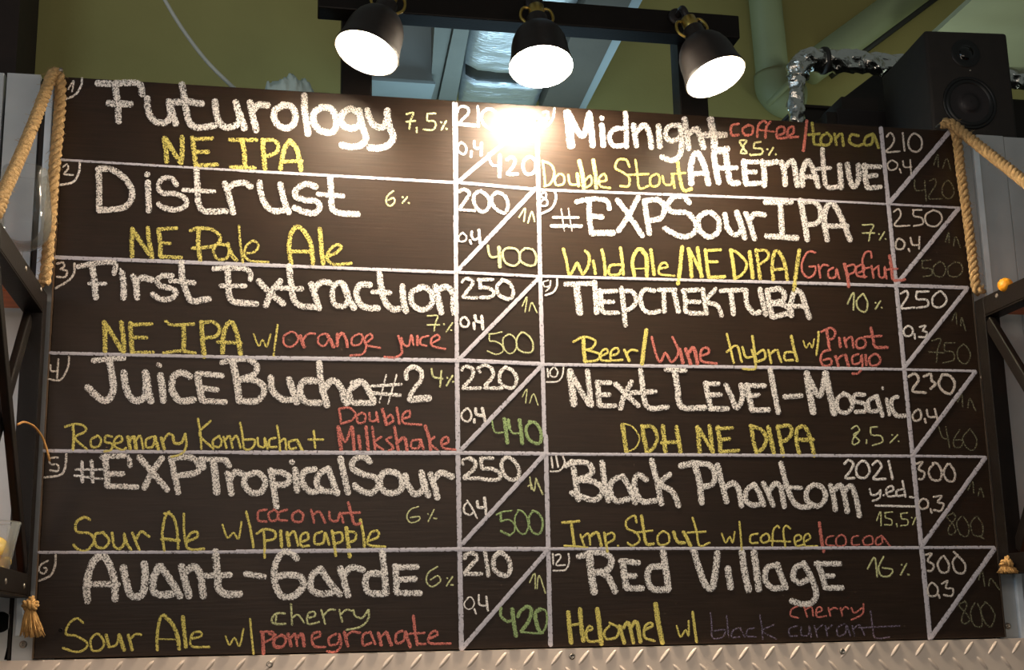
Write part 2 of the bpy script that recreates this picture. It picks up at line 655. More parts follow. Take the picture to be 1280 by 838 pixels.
obj('sheet', holed(xs + 0.002, xg0 - 0.002, -0.03, 1.262, 0.024, hc, 0.021), M_metal, pl, smooth=False)
bm = bmesh.new()
lathe(bm, [(0.0205, 0.0), (0.0205, -0.004), (0.0002, -0.0042)], axis_matrix(hc + Vector((0, 0.014, 0)), (0, -1, 0)), 32)
obj('hole_lining', bm, M_hole, pl)
obj('seam', newbox(P(12, 790, y=0.02).x - 0.002, P(14, 790, y=0.02).x, 0.0215, 0.0236, -0.03, 0.2), M_gap, pl, smooth=False)
tag(obj('panel_joint', newbox(xg0, xg1 - 0.001, 0.03, 0.044, -0.03, 1.255), M_gap, smooth=False), 'dark upright joint between the left metal panel and its bright trim', 'joint')
xt1 = P(63, 200, y=0.024).x
tl = tag(obj('metal_trim', newbox(xg1, xt1, 0.014, 0.044, 0.045, 1.235), M_trim, smooth=False, bevel=0.002),
         'bright bluish metal trim strip left of the chalkboard under the rope', 'trim strip')
sp = thing('metal_panel', (-0.02, 0.034, -0.03), 'narrow metal strip between the bright left trim and the chalkboard', 'metal panel')
obj('sheet', newbox(xg1 + 0.0, 0.03, 0.0445, 0.06, -0.03, 1.26), M_metal, sp, smooth=False)
obj('foot_plate', newbox(P(14, 800, y=0.02).x + 0.002, -0.006, 0.02, 0.0235, -0.005, 0.135), M_metal, sp, smooth=False)
q = P(29, 806, y=0.02)
screw('screw', q, (0, -1, 0), 0.0075, M_screw, sp)

xr0, xr1 = P(1214, 190, y=0.024).x, P(1222, 190, y=0.024).x
xse = P(1257, 190, y=0.024).x
pr = thing('metal_panel', (BW + 0.02, 0.034, -0.03), 'grey metal panel between the chalkboard and the bright trim at right', 'metal panel')
obj('sheet', newbox(BW + 0.004, xr0, 0.024, 0.044, -0.03, 1.256), M_metal, pr, smooth=False)
q = P(1260, 783, y=0.022)
screw('screw', q, (0, -1, 0), 0.0075, M_screw, pr)
tag(obj('metal_trim', newbox(xr0 + 0.001, xr1, 0.016, 0.044, -0.03, 1.235), M_trim, smooth=False, bevel=0.002),
    'bright bluish metal trim strip right of the chalkboard under the rope', 'trim strip')
panel('metal_panel', xr1 + 0.001, xse - 0.002, 'grey metal panel right of the bright trim below the big speaker', 1.256)
panel('metal_panel', xse + 0.001, 3.1, 'grey metal panel at the far right edge below the speaker', 1.256, 0.028)

TEXT = """
beer_name W A 36 325,97 400,100 470,95 532,98 545,120 550,155;412,100 428,200 432,290;380,198 495,202;575,170 578,225 600,275 640,295 675,288 692,250 682,185;690,200 705,260 718,302;748,100 762,180 775,260 790,300 830,318 915,308;690,195 770,190 850,200;912,185 920,250 940,300 975,318 1020,305 1035,270 1015,190;1018,200 1040,260 1060,325;1088,190 1100,260 1120,335;1100,235 1130,205 1178,208
beer_name W B 36 55,130 15,150 10,190 30,225 75,242 110,215 115,165 90,130 50,125;160,75 163,150 170,200 180,272;245,140 210,165 210,215 245,255 300,260 320,225 315,175 285,140 240,138;430,165 395,145 355,165 345,205 365,235 410,240 440,215 435,150;435,160 450,230 468,290 445,325 400,335 345,325;475,150 485,190 515,230 555,235 572,205 575,150;570,160 585,230 605,285 580,325 530,342 485,338
alcohol_strength P B 10 670,172 705,165 690,205 685,245;668,210 715,205;722,238 722,262;775,170 815,168;775,170 775,205 805,205 818,225 800,250 755,248;842,210 845,213;868,205 845,250;868,243 872,246
small_price W a 26 225,215 235,180 280,165 320,185 320,230 270,280 240,320;w34|240,322 385,335;405,165 410,250 410,345;w28|480,195 440,240 450,310 500,355 545,370 585,330 580,250 545,200 480,190
small_volume W a 20 250,490 225,530 240,570 285,590 305,550 290,505 255,485;w26|350,565 345,612;w24|375,475 375,520 395,540 440,530;w28|440,490 435,600
large_price W a 30 w22|500,585 515,650 540,690 580,690;w36|600,600 600,790;665,640 700,615 735,640 720,700 670,765 760,765;850,620 810,660 815,740 860,770 910,740 920,660 880,615 840,620
large_volume W a 18 800,430 840,400 840,460;850,465 870,410 895,470
number_badge W a 20 985,220 1030,215 1005,320;985,275 1040,270;1085,180 1075,260 1030,330 960,370
beer_style Y A 27 658,370 668,430 672,490;665,372 700,430 742,495;748,365 750,430 745,495;800,368 808,430 815,500;w22|800,378 900,372;w22|812,440 880,440;w22|815,508 925,503;w22|985,380 1120,380;1048,385 1060,450 1062,515;w22|990,515 1112,520;1150,380 1155,450 1162,525;w22|1150,385 1195,380 1225,400 1220,440 1165,465
beer_style Y B 26 42,445 60,350 90,302;90,305 125,350 145,450;w20|45,410 150,405
beer_name W A 33 330,525 335,600 335,735;330,525 390,525 450,560 495,620 495,680 450,720 335,732;578,590 583,735;w34|574,551 576,554;w28|722,605 695,570 650,575 630,610 650,645 720,650 770,680 765,710 720,728 660,720 630,700;820,525 825,610 830,690 860,735 970,735;w24|752,630 910,638;962,595 985,670 1005,745;975,625 1010,600 1060,595 1092,615;1135,590 1140,640 1165,705 1210,735 1268,728
beer_name W B 33 40,520 60,600 85,665;220,535 170,520 125,545 115,580 160,600 225,610 235,645 195,668 110,640;290,490 295,570 300,640 340,665 430,670;w26|228,570 355,580
alcohol_strength P B 10 605,555 575,580 570,615 590,630 612,610 605,590 580,600;650,585 653,587;675,585 650,615;680,615 684,617
beer_style Y C 25 500,65 498,130 500,205;500,68 545,135 600,210;578,60 585,130 600,205;630,70 640,140 640,200;w20|630,68 722,62;w18|640,135 690,138;w20|640,205 745,208;830,60 830,150 840,225;w20|790,75 830,62 900,70 940,110 910,150 800,163;w16|970,145 925,145 905,175 925,215 970,212 985,170 975,150;w22|975,140 1000,200 1020,222;w14|1032,50 1040,150 1052,235;w14|1060,190 1110,180 1130,150 1105,125 1070,150 1058,195 1090,225 1180,232
beer_style Y D 25 95,240 85,160 95,90 125,55 165,85 195,150 205,240;w20|90,178 205,180;238,65 245,150 255,240;w17|270,205 320,185 345,155 320,145 285,175 275,215 310,242 395,238
small_price W b 33 240,140 280,120 330,150 310,200 245,290;w26|245,300 380,312;410,140 370,180 380,260 430,315 480,310 510,250 490,180 430,135;570,150 530,190 540,260 600,320 650,325 675,260 645,180 580,145
small_volume W b 18 265,510 235,540 240,580 290,580 305,540 270,505;w24|335,575 345,605;w24|355,495 350,540 380,570 420,545;w28|415,480 425,600
large_volume P b 16 770,370 825,290 815,405;850,420 885,320 910,405
large_price P b 22 495,620 505,690 530,725 580,715;w36|595,635 600,810;w22|660,645 625,690 650,770 720,800 770,770 775,700 740,650 660,645;830,645 785,680 780,750 850,795 910,790 925,720 890,655 820,645
number_badge W b 18 990,150 960,170 985,195 1020,220 1020,260 980,270 960,240 1010,190 1010,155 985,145;w22|1085,130 1100,200 1060,290 965,340
beer_name W C 34 w28|230,255 300,240 385,232 418,245 408,290;300,245 312,330 318,410;w22|285,338 368,340;450,285 458,350 455,412;w16|438,267 446,273;505,300 520,350 525,412;520,330 550,310 600,320;w30|700,300 650,300 625,325 640,350 700,365 720,385 690,415 640,415 600,390;745,230 750,310 770,380 800,425 885,415;w28|690,325 810,335;w28|905,265 980,262 1060,265 1090,285 1090,320;975,265 980,350 985,400 1010,430 1120,440;w26|940,350 1065,350;1130,325 1180,380 1255,440;1240,325 1195,380 1165,450
beer_name W D 34 85,250 95,340 110,420 150,450 235,455;w28|5,360 150,365;195,340 215,400 235,465;205,380 240,335 290,335;w30|320,340 300,380 310,440 360,450 380,400 355,340 320,340;355,345 385,420 410,462;490,345 440,345 420,385 440,440 480,460 530,460;535,285 545,360 565,430 600,465 635,465;w26|500,380 590,385;650,350 655,420 668,480;w30|740,360 695,385 700,440 745,470 790,450 800,400 770,360 735,355;815,350 830,420 845,485;825,370 870,355 905,390 905,440 910,490
alcohol_strength P D 9 775,500 825,500 815,535 808,575;775,545 835,545;856,541 859,543;900,535 868,580;892,571 895,573
beer_style Y C 26 360,530 365,600 365,680;362,535 405,600 455,685;445,530 455,600 460,680;490,535 495,610 500,680;w20|490,545 598,540;w20|500,608 572,608;w20|500,685 605,682;w18|665,525 700,545 808,540;755,545 758,610 755,675;w18|655,685 735,675 815,685;845,530 850,610 860,705;w20|845,535 900,530 935,560 920,600 865,610;950,685 955,600 975,540 1000,535 1025,600 1040,690;w20|925,630 1045,635;w10|1105,590 1130,650 1150,620 1170,655 1190,590;w12|1225,545 1215,620 1205,700
beer_style R D 12 95,580 60,600 60,640 95,655 130,620 115,585 90,580;w20|140,600 160,655;150,625 180,590 215,590;270,590 235,600 230,635 260,650 285,610 270,588;w20|278,595 308,655;w18|325,590 325,650;w17|330,610 350,585 370,620 375,655;435,590 400,610 400,645 440,640 450,600 435,590;450,600 470,650 450,690 390,698;475,630 500,610 490,590 465,610 470,645 540,660
beer_style R D 12 w14|630,600 645,650 645,690 610,708 560,705;645,610 655,640 680,650 695,595 705,645;w16|725,600 725,645;780,600 745,610 740,640 770,650;800,635 835,615 825,595 795,615 800,650 865,665
small_price W c 36 w26|265,130 280,105 310,95;310,95 360,120 350,160 310,210 275,260;w32|275,265 400,268;w32|405,108 540,105;425,115 425,175;425,180 500,180 550,220 520,260 430,265;620,115 580,160 585,230 640,270 700,275 720,220 690,140 620,105
small_volume W c 22 290,440 255,460 260,515 310,525 325,480 290,440;w30|370,490 375,545;w32|380,425 390,470 440,485;w32|440,430 450,545
large_volume P c 13 800,345 840,260 825,395;860,385 885,310 930,400
large_price P c 14 500,590 560,585 620,570;510,590 510,650 560,655 620,690 630,740 570,770 490,740;680,590 630,630 640,720 690,765 740,730 750,660 710,600 670,590;w18|790,580 750,640 760,720 830,755 890,740 890,660 850,600 790,575
number_badge W c 14 1030,110 985,130 1000,170 1045,160 1050,110 1045,170 1010,210;w20|1110,90 1105,170 1070,220 1005,245
beer_name W E 38 w30|305,85 380,75 460,72;385,80 400,160 405,230 380,280 340,275 275,215;458,140 465,200 485,260 520,285 560,265 570,210 565,140;570,150 580,230 595,290;640,155 650,220 655,288;w24|628,103 640,110;790,165 745,145 705,165 700,230 740,285 810,280;825,150 835,220 850,285;w30|830,148 950,160;w30|840,220 925,230;w30|850,285 965,292;w28|945,95 1000,80;1000,85 1020,180 1035,290;w34|1000,80 1075,75 1120,110 1105,155 1035,180;w34|1050,175 1130,190 1160,235 1120,285 1035,285
beer_name W F 36 -5,165 -2,220 20,255 60,278 110,280;85,175 105,240 125,295;220,185 155,190 140,240 170,290 240,295;235,95 245,190 275,310;250,240 300,185 345,220 360,280 375,300;440,190 385,235 390,285;w34|400,200 450,190 485,240 510,290;w32|400,295 510,295;w17|495,212 645,203;w20|490,245 640,257;w9|570,155 535,295;w9|622,155 578,300;w26|670,175 670,140 705,115 745,140 740,185 705,230 685,270;w38|685,278 785,272
alcohol_strength P F 11 795,125 805,165 850,175;845,135 838,215;872,170 875,172;900,160 870,210;902,190 905,192
beer_style Y E 13 w16|205,405 208,470 205,530;165,415 220,400 265,415 265,440 215,470 275,528;330,460 295,480 300,515 335,510 345,475 325,458;400,465 370,460 365,490 400,500 395,530 360,538;415,500 450,485 440,460 415,475 410,510 450,530 470,520;w20|478,465 490,525;w20|490,480 510,465 520,525;520,480 540,460 555,525;600,465 570,480 570,515 600,515 615,470;w22|612,465 630,525;w18|645,470 660,525;655,485 680,450 705,460;w16|705,465 710,495 745,495 765,450;765,450 770,510 745,550 695,565;828,375 840,450 845,525;892,385 835,450 905,525;935,460 905,480 905,510 935,515 945,485 930,460;955,465 970,520;965,480 985,460 1000,520;1000,480 1020,460 1040,520;1038,395 1050,460 1060,525 1100,520 1110,480 1060,480;1125,470 1130,510 1160,515 1160,470 1175,525;1215,470 1185,480 1185,515 1220,515
beer_style Y F 13 25,410 35,470 40,535;40,490 65,475 70,530;120,480 85,490 90,525 120,520;w16|125,480 155,540;182,478 255,478;208,435 215,520
beer_style R F 13 335,325 345,400;335,325 385,320 415,350 400,380 345,400;450,345 425,360 430,395 460,390 465,355 445,345;485,345 490,385 520,380 520,340 530,390;w17|550,325 570,405;565,380 590,355 605,385 570,405;w15|622,320 635,400;650,375 685,365 685,335 655,350 655,395 745,405
beer_style R F 14 w22|330,415 345,535;335,420 365,490 395,415;w18|400,415 410,530;w18|432,460 440,525;w18|468,415 480,530;500,415 515,530;545,465 510,495 555,530;595,465 570,480 590,500 605,520 575,540;w17|610,415 630,535;w18|630,490 660,470 675,535;735,480 700,485 695,520 730,520 740,485;w16|740,480 755,525;w19|765,410 785,480 790,530;810,465 785,495 825,530;850,505 880,490 870,465 845,485 855,520 915,530
small_price W d 38 w28|265,130 275,105 310,90;310,92 360,120 355,190 280,275;w34|275,290 430,288;w30|405,115 425,150;w30|405,110 470,85 530,110;530,115 540,180 470,270;w36|465,285 620,290;w36|640,110 600,160 605,240 660,280 720,285 750,210 720,140 650,100
small_volume W d 20 300,475 260,520 275,570 320,585 350,540 330,480 300,470;w26|375,565 375,595;w30|385,470 395,520 450,535;w30|445,465 470,580
large_volume P d 12 800,365 840,300 830,420;865,420 900,340 940,440
large_price G d 28 w18|530,575 545,650 570,685 630,680;w38|640,560 655,670 668,775;w20|675,570 695,660 720,690 780,690;w38|675,570 685,640;w38|775,570 790,680 800,780;w32|880,590 835,640 850,730 910,775 960,770 965,680 920,600 860,585
number_badge W d 16 1022,115 1030,190;1075,105 1045,140 1060,185 1100,185 1115,140 1090,105;1165,105 1155,180 1110,230 1015,235
beer_name W E 34 w20|248,590 252,690;w22|297,585 303,690;w13|218,628 350,628;w13|212,658 350,675;365,560 372,640 375,710;w28|345,565 420,562 480,565 490,610;w30|385,650 455,650;w30|375,710 525,715;535,565 600,640 675,730;650,570 600,640 560,720;695,575 710,650 730,745;690,575 770,565 825,590 825,640 720,660;w28|840,575 970,580;845,575 855,620;965,580 985,610;w40|905,590 915,670 922,745;975,645 985,690 995,750;985,680 1015,640 1060,655;1125,640 1070,660 1060,700 1090,740 1140,740 1165,690 1135,645;1190,630 1205,720 1220,815
beer_name W F 34 2,640 55,645 88,670 70,700 10,705;115,625 120,680 125,735;w30|96,589 103,593;215,625 160,640 155,700 195,740 240,730;280,625 235,650 225,710 260,735;280,620 300,680 325,750;w30|240,735 330,740;340,570 355,640 380,745;490,590 460,565 415,575 400,620 450,650 520,670 530,710 490,745 430,725 410,705;600,640 550,650 540,710 580,745 640,730 645,670 600,638;665,655 680,710 715,750 755,720 745,640;745,650 765,710 780,760;790,650 810,710 825,770;800,690 840,645 900,665
alcohol_strength P H 8 730,55 690,70 672,105 690,135 730,125 735,105 690,110;777,91 780,93;808,70 778,130;805,113 822,115
beer_style Y G 15 290,120 260,108 220,135 225,180 290,190 310,230 270,275 225,265 208,245;350,185 315,195 320,250 360,260 385,225 355,182;400,185 410,250 435,265 460,240 460,195;460,190 475,240 495,270;500,185 535,272;515,225 545,180 585,205;660,275 650,190 665,105 685,80;660,90 695,95 720,150 730,265;w18|645,215 735,225;w13|757,90 758,170 765,240;775,230 825,205 820,180 785,195 770,250 800,270 858,265
beer_style Y G 12 w11|950,145 975,210 1005,185 1030,215 1045,130;w14|1068,80 1090,170 1105,258
beer_style R G 13 1170,70 1130,80 1130,125 1170,130;1210,70 1180,90 1190,125 1220,120 1225,85 1205,70
beer_style R H 14 75,70 35,85 35,120 75,125;135,75 105,90 105,125 145,130 155,95 130,75;195,70 210,135;205,95 235,80 265,135;285,80 290,120 325,125 340,85 355,135;w17|380,35 395,90 410,140 440,140;345,88 438,85
beer_style Y G 14 1155,170 1160,240 1160,310;1120,190 1160,168 1210,180 1210,215 1165,225;w18|1240,175 1245,255
beer_style Y H 14 w20|75,185 85,250;80,205 110,180 130,250;150,230 180,215 175,185 145,200 145,250 185,250;250,180 215,195 215,240 255,235 265,185 285,245;w17|300,175 310,240 318,300;305,190 345,185 350,225 315,240;w22|370,160 380,240 388,305;375,180 415,185 415,220 380,235;w16|440,120 455,190 460,255;485,225 530,205 525,175 490,190 480,245 565,255
small_price W e 40 w26|275,150 270,110 310,95;330,90 385,130 370,190 285,265;w34|285,275 420,270;w34|430,95 540,92;435,110 445,180;w38|445,185 540,190 600,230 600,275 540,288 410,272;w38|650,90 615,150 640,240 700,285 760,270 770,190 720,110 650,85
small_volume W e 20 320,475 285,520 290,580 340,595 370,570;310,470 350,530 400,625;w28|400,475 410,530 470,530;w30|465,445 480,590
large_volume P e 14 850,345 880,325;868,260 880,370;875,310 905,385 922,270;w18|922,275 980,415
large_price G e 17 570,595 630,570 710,560;w26|610,580 610,655;610,655 680,640 730,680 730,740 690,780;w24|610,740 690,780;770,560 735,620 750,720 810,770 850,720 845,630 800,565 760,555;w22|900,560 860,620 870,720 930,770 970,740 980,650 940,580 890,560
number_badge W e 18 1058,85 1070,180;1100,75 1120,175;1160,75 1175,140 1130,205 1050,212
beer_name W G 40 275,530 275,430 300,340 340,300 380,330 410,420 415,520;w34|275,442 430,442;455,355 470,430 490,490 525,505 555,480 565,400 560,335;635,350 605,420 610,480 650,495 700,490;640,350 690,420 740,505;745,350 765,430 785,505;765,380 810,355 840,400 855,505;915,275 925,380 930,460 965,490 1040,490;w32|865,400 990,395;w32|1065,390 1160,405
beer_name W H 36 125,315 95,285 50,285 15,350 15,440 50,500 110,500 155,450 140,405 80,395 30,405;240,365 200,400 195,465 240,490 300,485;240,360 285,430 340,495;340,360 360,430 380,500;355,400 395,360 455,370;550,275 560,380 570,490;540,390 485,390 465,430 480,480 530,490 570,485;615,350 620,420 620,480;w32|615,358 725,355;w32|620,420 715,415;w32|620,485 740,487
alcohol_strength P H 9 825,355 780,385 770,430 800,455 840,425 825,400 790,420;872,411 875,413;900,405 870,450;892,445 903,446
beer_style Y G 13 255,635 225,612 185,640 170,690 220,700 275,735 265,765 220,780 155,760;330,690 295,715 300,770 340,770 360,735 330,690;w18|370,695 385,755;385,755 420,745 435,695;w22|435,695 460,770;w18|480,695 500,770;485,720 520,690 545,695;w17|625,770 625,690 640,610 660,595;w22|660,600 700,640 725,700 735,765;w8|618,715 725,718;w22|752,605 760,680 768,755;795,715 845,700 840,680 800,690 795,750 885,755
beer_style Y G 12 w10|965,700 985,745 1010,710 1035,750 1055,665;w12|1088,615 1095,700 1105,790
beer_style P G 12 1262,588 1215,590 1195,625 1215,640 1265,640;w10|1220,595 1215,635
beer_style P H 11 95,540 98,600 100,645;100,610 130,595 160,635;185,610 215,600 210,580 180,590 180,640 235,630;245,570 265,640;255,600 285,570 315,570;335,570 350,630;340,595 370,570 400,575;405,570 415,600 450,610 480,570;482,570 480,615 440,655 370,670
beer_style R G 13 w20|1150,685 1155,790;1140,680 1200,680 1200,710 1155,735;1245,700 1205,720 1210,755 1250,755 1265,720 1245,700
beer_style R H 14 -15,690 20,695;w18|80,690 95,750;95,710 115,690 125,750;w20|125,710 150,690 160,750;210,715 240,700 235,680 200,695 210,750 265,755;320,690 285,710 290,745 330,735 335,690;335,690 345,740 320,778 275,778;w18|360,680 378,750;370,700 400,680 440,685;490,680 455,695 455,745 495,735;490,680 515,740;w20|530,685 545,745;540,705 570,680;w20|570,680 595,745;650,675 620,690 620,735 655,725 665,680;w20|665,680 690,755;w17|705,600 712,670 725,745;725,740 765,740;680,690 760,685;780,715 825,695 815,675 790,690 785,735 890,738
beer_style R H 14 50,695 15,715 15,748 55,750 70,710 45,693
small_price W f 42 285,130 310,90 380,90 395,140 340,200 290,260;w40|290,270 440,268;470,75 485,180 500,285;w46|590,85 545,140 555,230 610,275 675,275 695,190 655,110 590,80
small_volume W f 13 320,485 285,530 300,575 345,580 375,530 345,475 310,485;w18|375,580 390,625;w20|415,455 415,530 440,550 475,550;w22|480,470 495,595
large_volume P f 14 865,345 910,265 915,400;930,400 950,285 1005,440
large_price G f 24 w30|610,570 610,640 660,690 700,685;w40|710,580 725,700 745,820;w34|760,650 780,605 840,555;w36|845,560 880,580 860,680 790,780;w20|790,785 900,795 985,795;w40|960,580 915,620 930,720 955,790;w22|960,580 1010,600 1020,680 1000,760 960,800
number_badge W f 17 1070,90 1075,185;1095,105 1130,95 1140,125 1100,190 1180,190;1210,90 1215,170 1180,235 1075,240
number_badge W A 9 180,128 208,85 200,140;w12|250,72 245,110 215,155 165,178
number_badge W A 10 155,515 175,500 180,525 160,550 205,555;w12|238,485 235,540 205,590 140,605
number_badge D C 12 125,240 155,232 160,255 140,268 175,275 165,305 125,305;w13|212,238 210,285 180,325 118,362
number_badge D C 11 92,745 95,775 125,775;132,715 125,810;185,702 178,760 140,820 82,815
number_badge D E 11 130,568 90,572 92,600 130,605 128,635 90,632;w13|172,550 165,620 140,655 62,668
number_badge D G 11 80,325 45,345 35,375 60,390 75,365 60,360;w13|118,290 115,350 90,400 35,425
beer_name W I 34 w42|235,120 245,200 255,292;w30|240,125 310,240 345,130;w32|345,125 355,200 362,290;w30|408,185 415,290;w26|405,149 410,153;w28|525,125 530,210 530,295;w26|520,200 465,210 445,250 470,290 530,285;w30|565,185 580,290;w30|575,225 620,185 645,230 655,300;w32|690,190 698,295;w28|790,185 740,195 725,235 750,265 800,240 795,185;w30|800,190 805,290 790,345 750,362 705,345;w32|820,155 830,230 840,305;w34|835,235 880,205 900,250 915,300;w38|950,155 965,240 975,310 1035,305;w34|920,235 1025,235
beer_style R I 14 1090,180 1055,190 1055,235 1090,235;1140,185 1110,205 1120,235 1155,230 1160,195 1135,185
beer_style R J 14 65,165 70,110 95,85 110,95;w10|70,130 150,140;105,170 110,120 130,90;165,160 200,145 195,115 165,125 165,170 210,170;220,160 245,145 245,115 220,125 220,165 270,165;w17|312,85 305,160 295,235
beer_style L J 16 338,95 345,150 350,200 390,205;320,155 375,150;415,145 385,165 385,200 420,205 435,170 410,145;450,150 460,205;460,170 485,150 495,210;570,160 535,155 525,190 560,210 600,200;640,150 605,170 600,205 635,200 645,155 670,220
alcohol_strength P I 11 1105,290 1095,265 1130,265 1110,295 1130,325 1100,325 1115,295;1170,275 1200,270;1170,275 1165,300 1205,305 1205,330 1160,335;1146,332 1152,338;1232,307 1234,309;1262,300 1240,335;1274,332 1276,334
beer_style Y I 12 112,365 120,430 125,490;110,365 155,385 170,430 150,480 120,492;200,430 175,450 180,485 215,480 220,445 200,430;240,435 250,480 285,480 290,440;w18|285,430 292,490;w22|295,365 310,430 318,500;318,470 350,440 355,480 325,500;w20|365,360 375,430 380,500;395,470 430,460 420,430 395,450 400,490 450,500;545,395 530,360 490,360 475,400 510,420 545,450 540,490 500,490;575,360 585,430 595,500 640,490;540,435 640,430;680,430 650,450 655,490 690,485 695,445 680,430;710,440 720,480 755,480 760,430 770,500;w19|785,370 795,440 815,510 855,505;755,430 825,425
beer_name W I 32 855,480 850,400 865,340 885,325 915,380 940,480;w26|860,430 935,425;965,325 975,400 990,475;1025,325 1035,400 1050,470 1090,475;w26|990,400 1080,400;1115,365 1120,420 1125,475;w26|1110,370 1185,370;w26|1120,420 1175,420;w28|1125,480 1200,475
beer_name W J 30 90,285 100,340 100,410;90,300 165,290;185,290 200,340 205,405;200,320 240,285 255,340 265,410;290,410 290,340 315,285 345,330 370,415;w26|285,365 365,365;w26|390,225 395,310 405,400 425,418 465,415;w22|365,325 430,320;475,305 480,360 485,420;515,300 525,370 545,415 570,380 570,305;600,305 605,370 615,420;w26|595,312 680,315;w26|605,362 660,357;w28|615,420 680,415
small_price D J 11 710,165 730,145 748,175 735,210 708,240 775,238;790,145 800,235;845,150 820,180 825,225 860,240 885,215 880,170 845,148
small_volume D J 9 735,282 715,300 725,330 755,325 765,300 740,282;775,325 782,345;792,285 798,315 835,315;828,280 832,350
large_volume g J 8 945,305 965,255 968,315;990,320 1010,275 1030,330
large_price g J 8 850,380 855,430 905,430;900,385 908,485;925,385 950,375 955,405 920,470 985,475;1015,385 990,410 990,455 1020,475 1045,450 1040,410 1015,383
beer_name W I 29 w15|165,647 290,648;w20|155,690 305,690;w7|205,605 220,715;w7|240,600 258,715;345,570 345,640 355,720;w26|280,570 360,555 430,565 445,605;w28|350,640 410,645;w32|355,725 465,725;485,560 545,640 610,740;590,545 540,640 490,715;620,560 630,640 645,730;620,565 690,560 720,600 700,650 640,665;845,575 815,545 765,545 735,590 760,620 830,625 875,670 870,720 820,745 760,725 720,700;930,620 890,650 895,710 940,745 985,720 990,660 950,620;1020,630 1035,700 1070,735 1105,715;w32|1080,620 1105,690 1120,750;1125,625 1150,690 1170,755;1140,665 1170,630 1220,635
beer_name W J 31 105,490 235,490;180,490 185,570 190,660;110,660 265,670;280,480 300,580 315,680;w28|285,490 350,490 380,530 370,590 310,605;415,680 400,590 410,520 440,495 480,560 530,680;w28|395,610 515,610
alcohol_strength P J 9 590,605 645,605 630,640 622,685;590,645 650,645;671,649 673,651;700,640 675,680;704,674 706,676
beer_style Y K 16 215,85 232,150 245,215 265,190 285,155 300,190 315,212 340,170 345,120 325,95;365,145 375,210;w18|408,90 420,150 425,215;w18|500,80 510,150 515,215;500,165 450,170 445,210 490,215 505,190;w20|570,220 560,150 580,95 605,85;w24|605,88 630,130 632,220;w8|565,185 635,183;w19|652,90 660,150 668,215;w13|695,185 735,175 725,155 700,165 695,210 770,220;w22|808,75 800,160 788,260;w22|840,85 850,150 855,225;845,90 875,150 910,225;w20|885,80 895,150 905,225;w20|925,90 930,150 940,225;920,95 1000,90;930,150 985,150;w20|940,228 1020,225;w20|1050,90 1062,160 1070,235;1050,90 1090,110 1130,160 1110,210 1070,235;w22|1145,100 1160,230
beer_style Y L 20 60,90 80,235;w16|60,95 110,95 120,130 75,165;145,240 140,160 155,100 180,110 205,170 215,240;w18|145,190 210,185;w22|275,90 262,180 248,295
beer_style R L 12 355,105 320,100 290,150 290,200 320,230 350,210 355,175 325,175;370,165 380,230;375,190 395,165 420,170;445,180 420,195 425,230 455,225 460,185 475,235;w18|500,160 515,220 522,275;505,175 550,165 550,200 515,215;570,205 600,190 590,165 560,180 565,220 610,225;600,230 590,150 605,105 630,100 635,130;590,185 625,180;635,170 645,230;640,195 670,170;670,180 675,225 700,225 700,175 710,235;w18|725,120 735,180 745,240 800,240;700,190 765,185
small_price D J 10 745,540 770,525 780,560 750,608 825,608;840,530 885,530;845,530 845,560 885,570 890,600 845,610;945,530 905,555 910,600 955,612 985,580 975,545 940,530
small_volume D L 11 770,35 755,60 760,85 790,85 800,55 770,35;820,85 825,100;830,30 840,65 875,65;875,25 872,85
large_volume g L 8 1005,50 1020,5 1022,55;1045,70 1055,25 1080,80
large_price g L 8 885,145 935,140;890,145 890,180 930,185 935,215 890,225;975,150 945,175 950,215 985,225 1005,195 995,160 970,148;1055,150 1020,175 1020,215 1060,225 1090,195 1080,160 1050,150
beer_name W K 25 w27|225,262 375,258;w38|280,265 290,340 298,408;w30|370,250 378,330 382,405;400,290 405,350 415,400 490,405;400,300 480,295;405,350 465,350;w27|505,280 515,370 525,468;510,295 560,300 580,345 550,385 520,390;670,295 620,290 600,330 615,385 650,405 695,395;715,290 720,400;690,290 775,290;w28|765,290 790,400;815,290 825,350 830,400 910,408;810,295 890,290;825,350 895,350;910,285 930,410;975,285 930,345 985,370 1005,420;1000,295 1110,290;w28|1050,300 1065,412;w28|1125,290 1130,360 1165,405 1195,400;w28|1195,285 1225,415
beer_name W L 30 115,290 125,360 140,425;115,295 170,285 200,310 190,345 135,355;140,355 210,370 220,405 145,425;235,420 235,350 255,295 285,310 305,370 325,430;w26|235,372 310,372
alcohol_strength P L 10 515,360 545,305 545,390;590,310 560,345 570,385 605,400 615,355 595,310;654,354 656,356;680,345 655,385;684,379 686,381
beer_style Y K 13 w22|315,530 318,590 325,650;265,550 320,525 375,545 360,580 325,590;330,590 395,610 385,640 325,650;405,620 435,605 430,585 405,600 405,640 450,645;455,620 490,605 485,580 455,595 455,640 510,640;w16|520,590 545,645;530,610 555,590 585,595;w23|630,490 618,570 608,660
beer_style R K 14 655,525 680,620 700,650 725,605 755,650 790,600 760,525;w20|795,585 812,655;w20|825,585 850,660;w20|840,605 865,580 885,660;905,620 940,605 935,580 905,590 905,645 980,658
beer_style Y K 13 1030,510 1048,580 1065,655;1030,600 1080,570 1105,650;1108,575 1125,625 1155,625;1155,590 1172,650 1170,685 1110,685
beer_style Y L 14 40,520 60,650;65,610 95,590 105,630 65,650;120,590 135,655;130,610 155,590;165,590 185,650;w17|235,520 250,590 265,645;245,600 205,605 205,640 245,640;w9|295,545 310,580 325,555 340,580 350,535;w13|372,500 368,560 360,615
beer_style R L 13 w16|412,490 425,580;385,500 430,480 455,500 445,530 420,540;w16|475,530 480,575;w16|500,530 510,575;505,545 535,525 545,580;585,530 560,545 565,580 600,575 605,545 585,530;w17|632,480 645,540 655,575 715,578;600,525 685,520
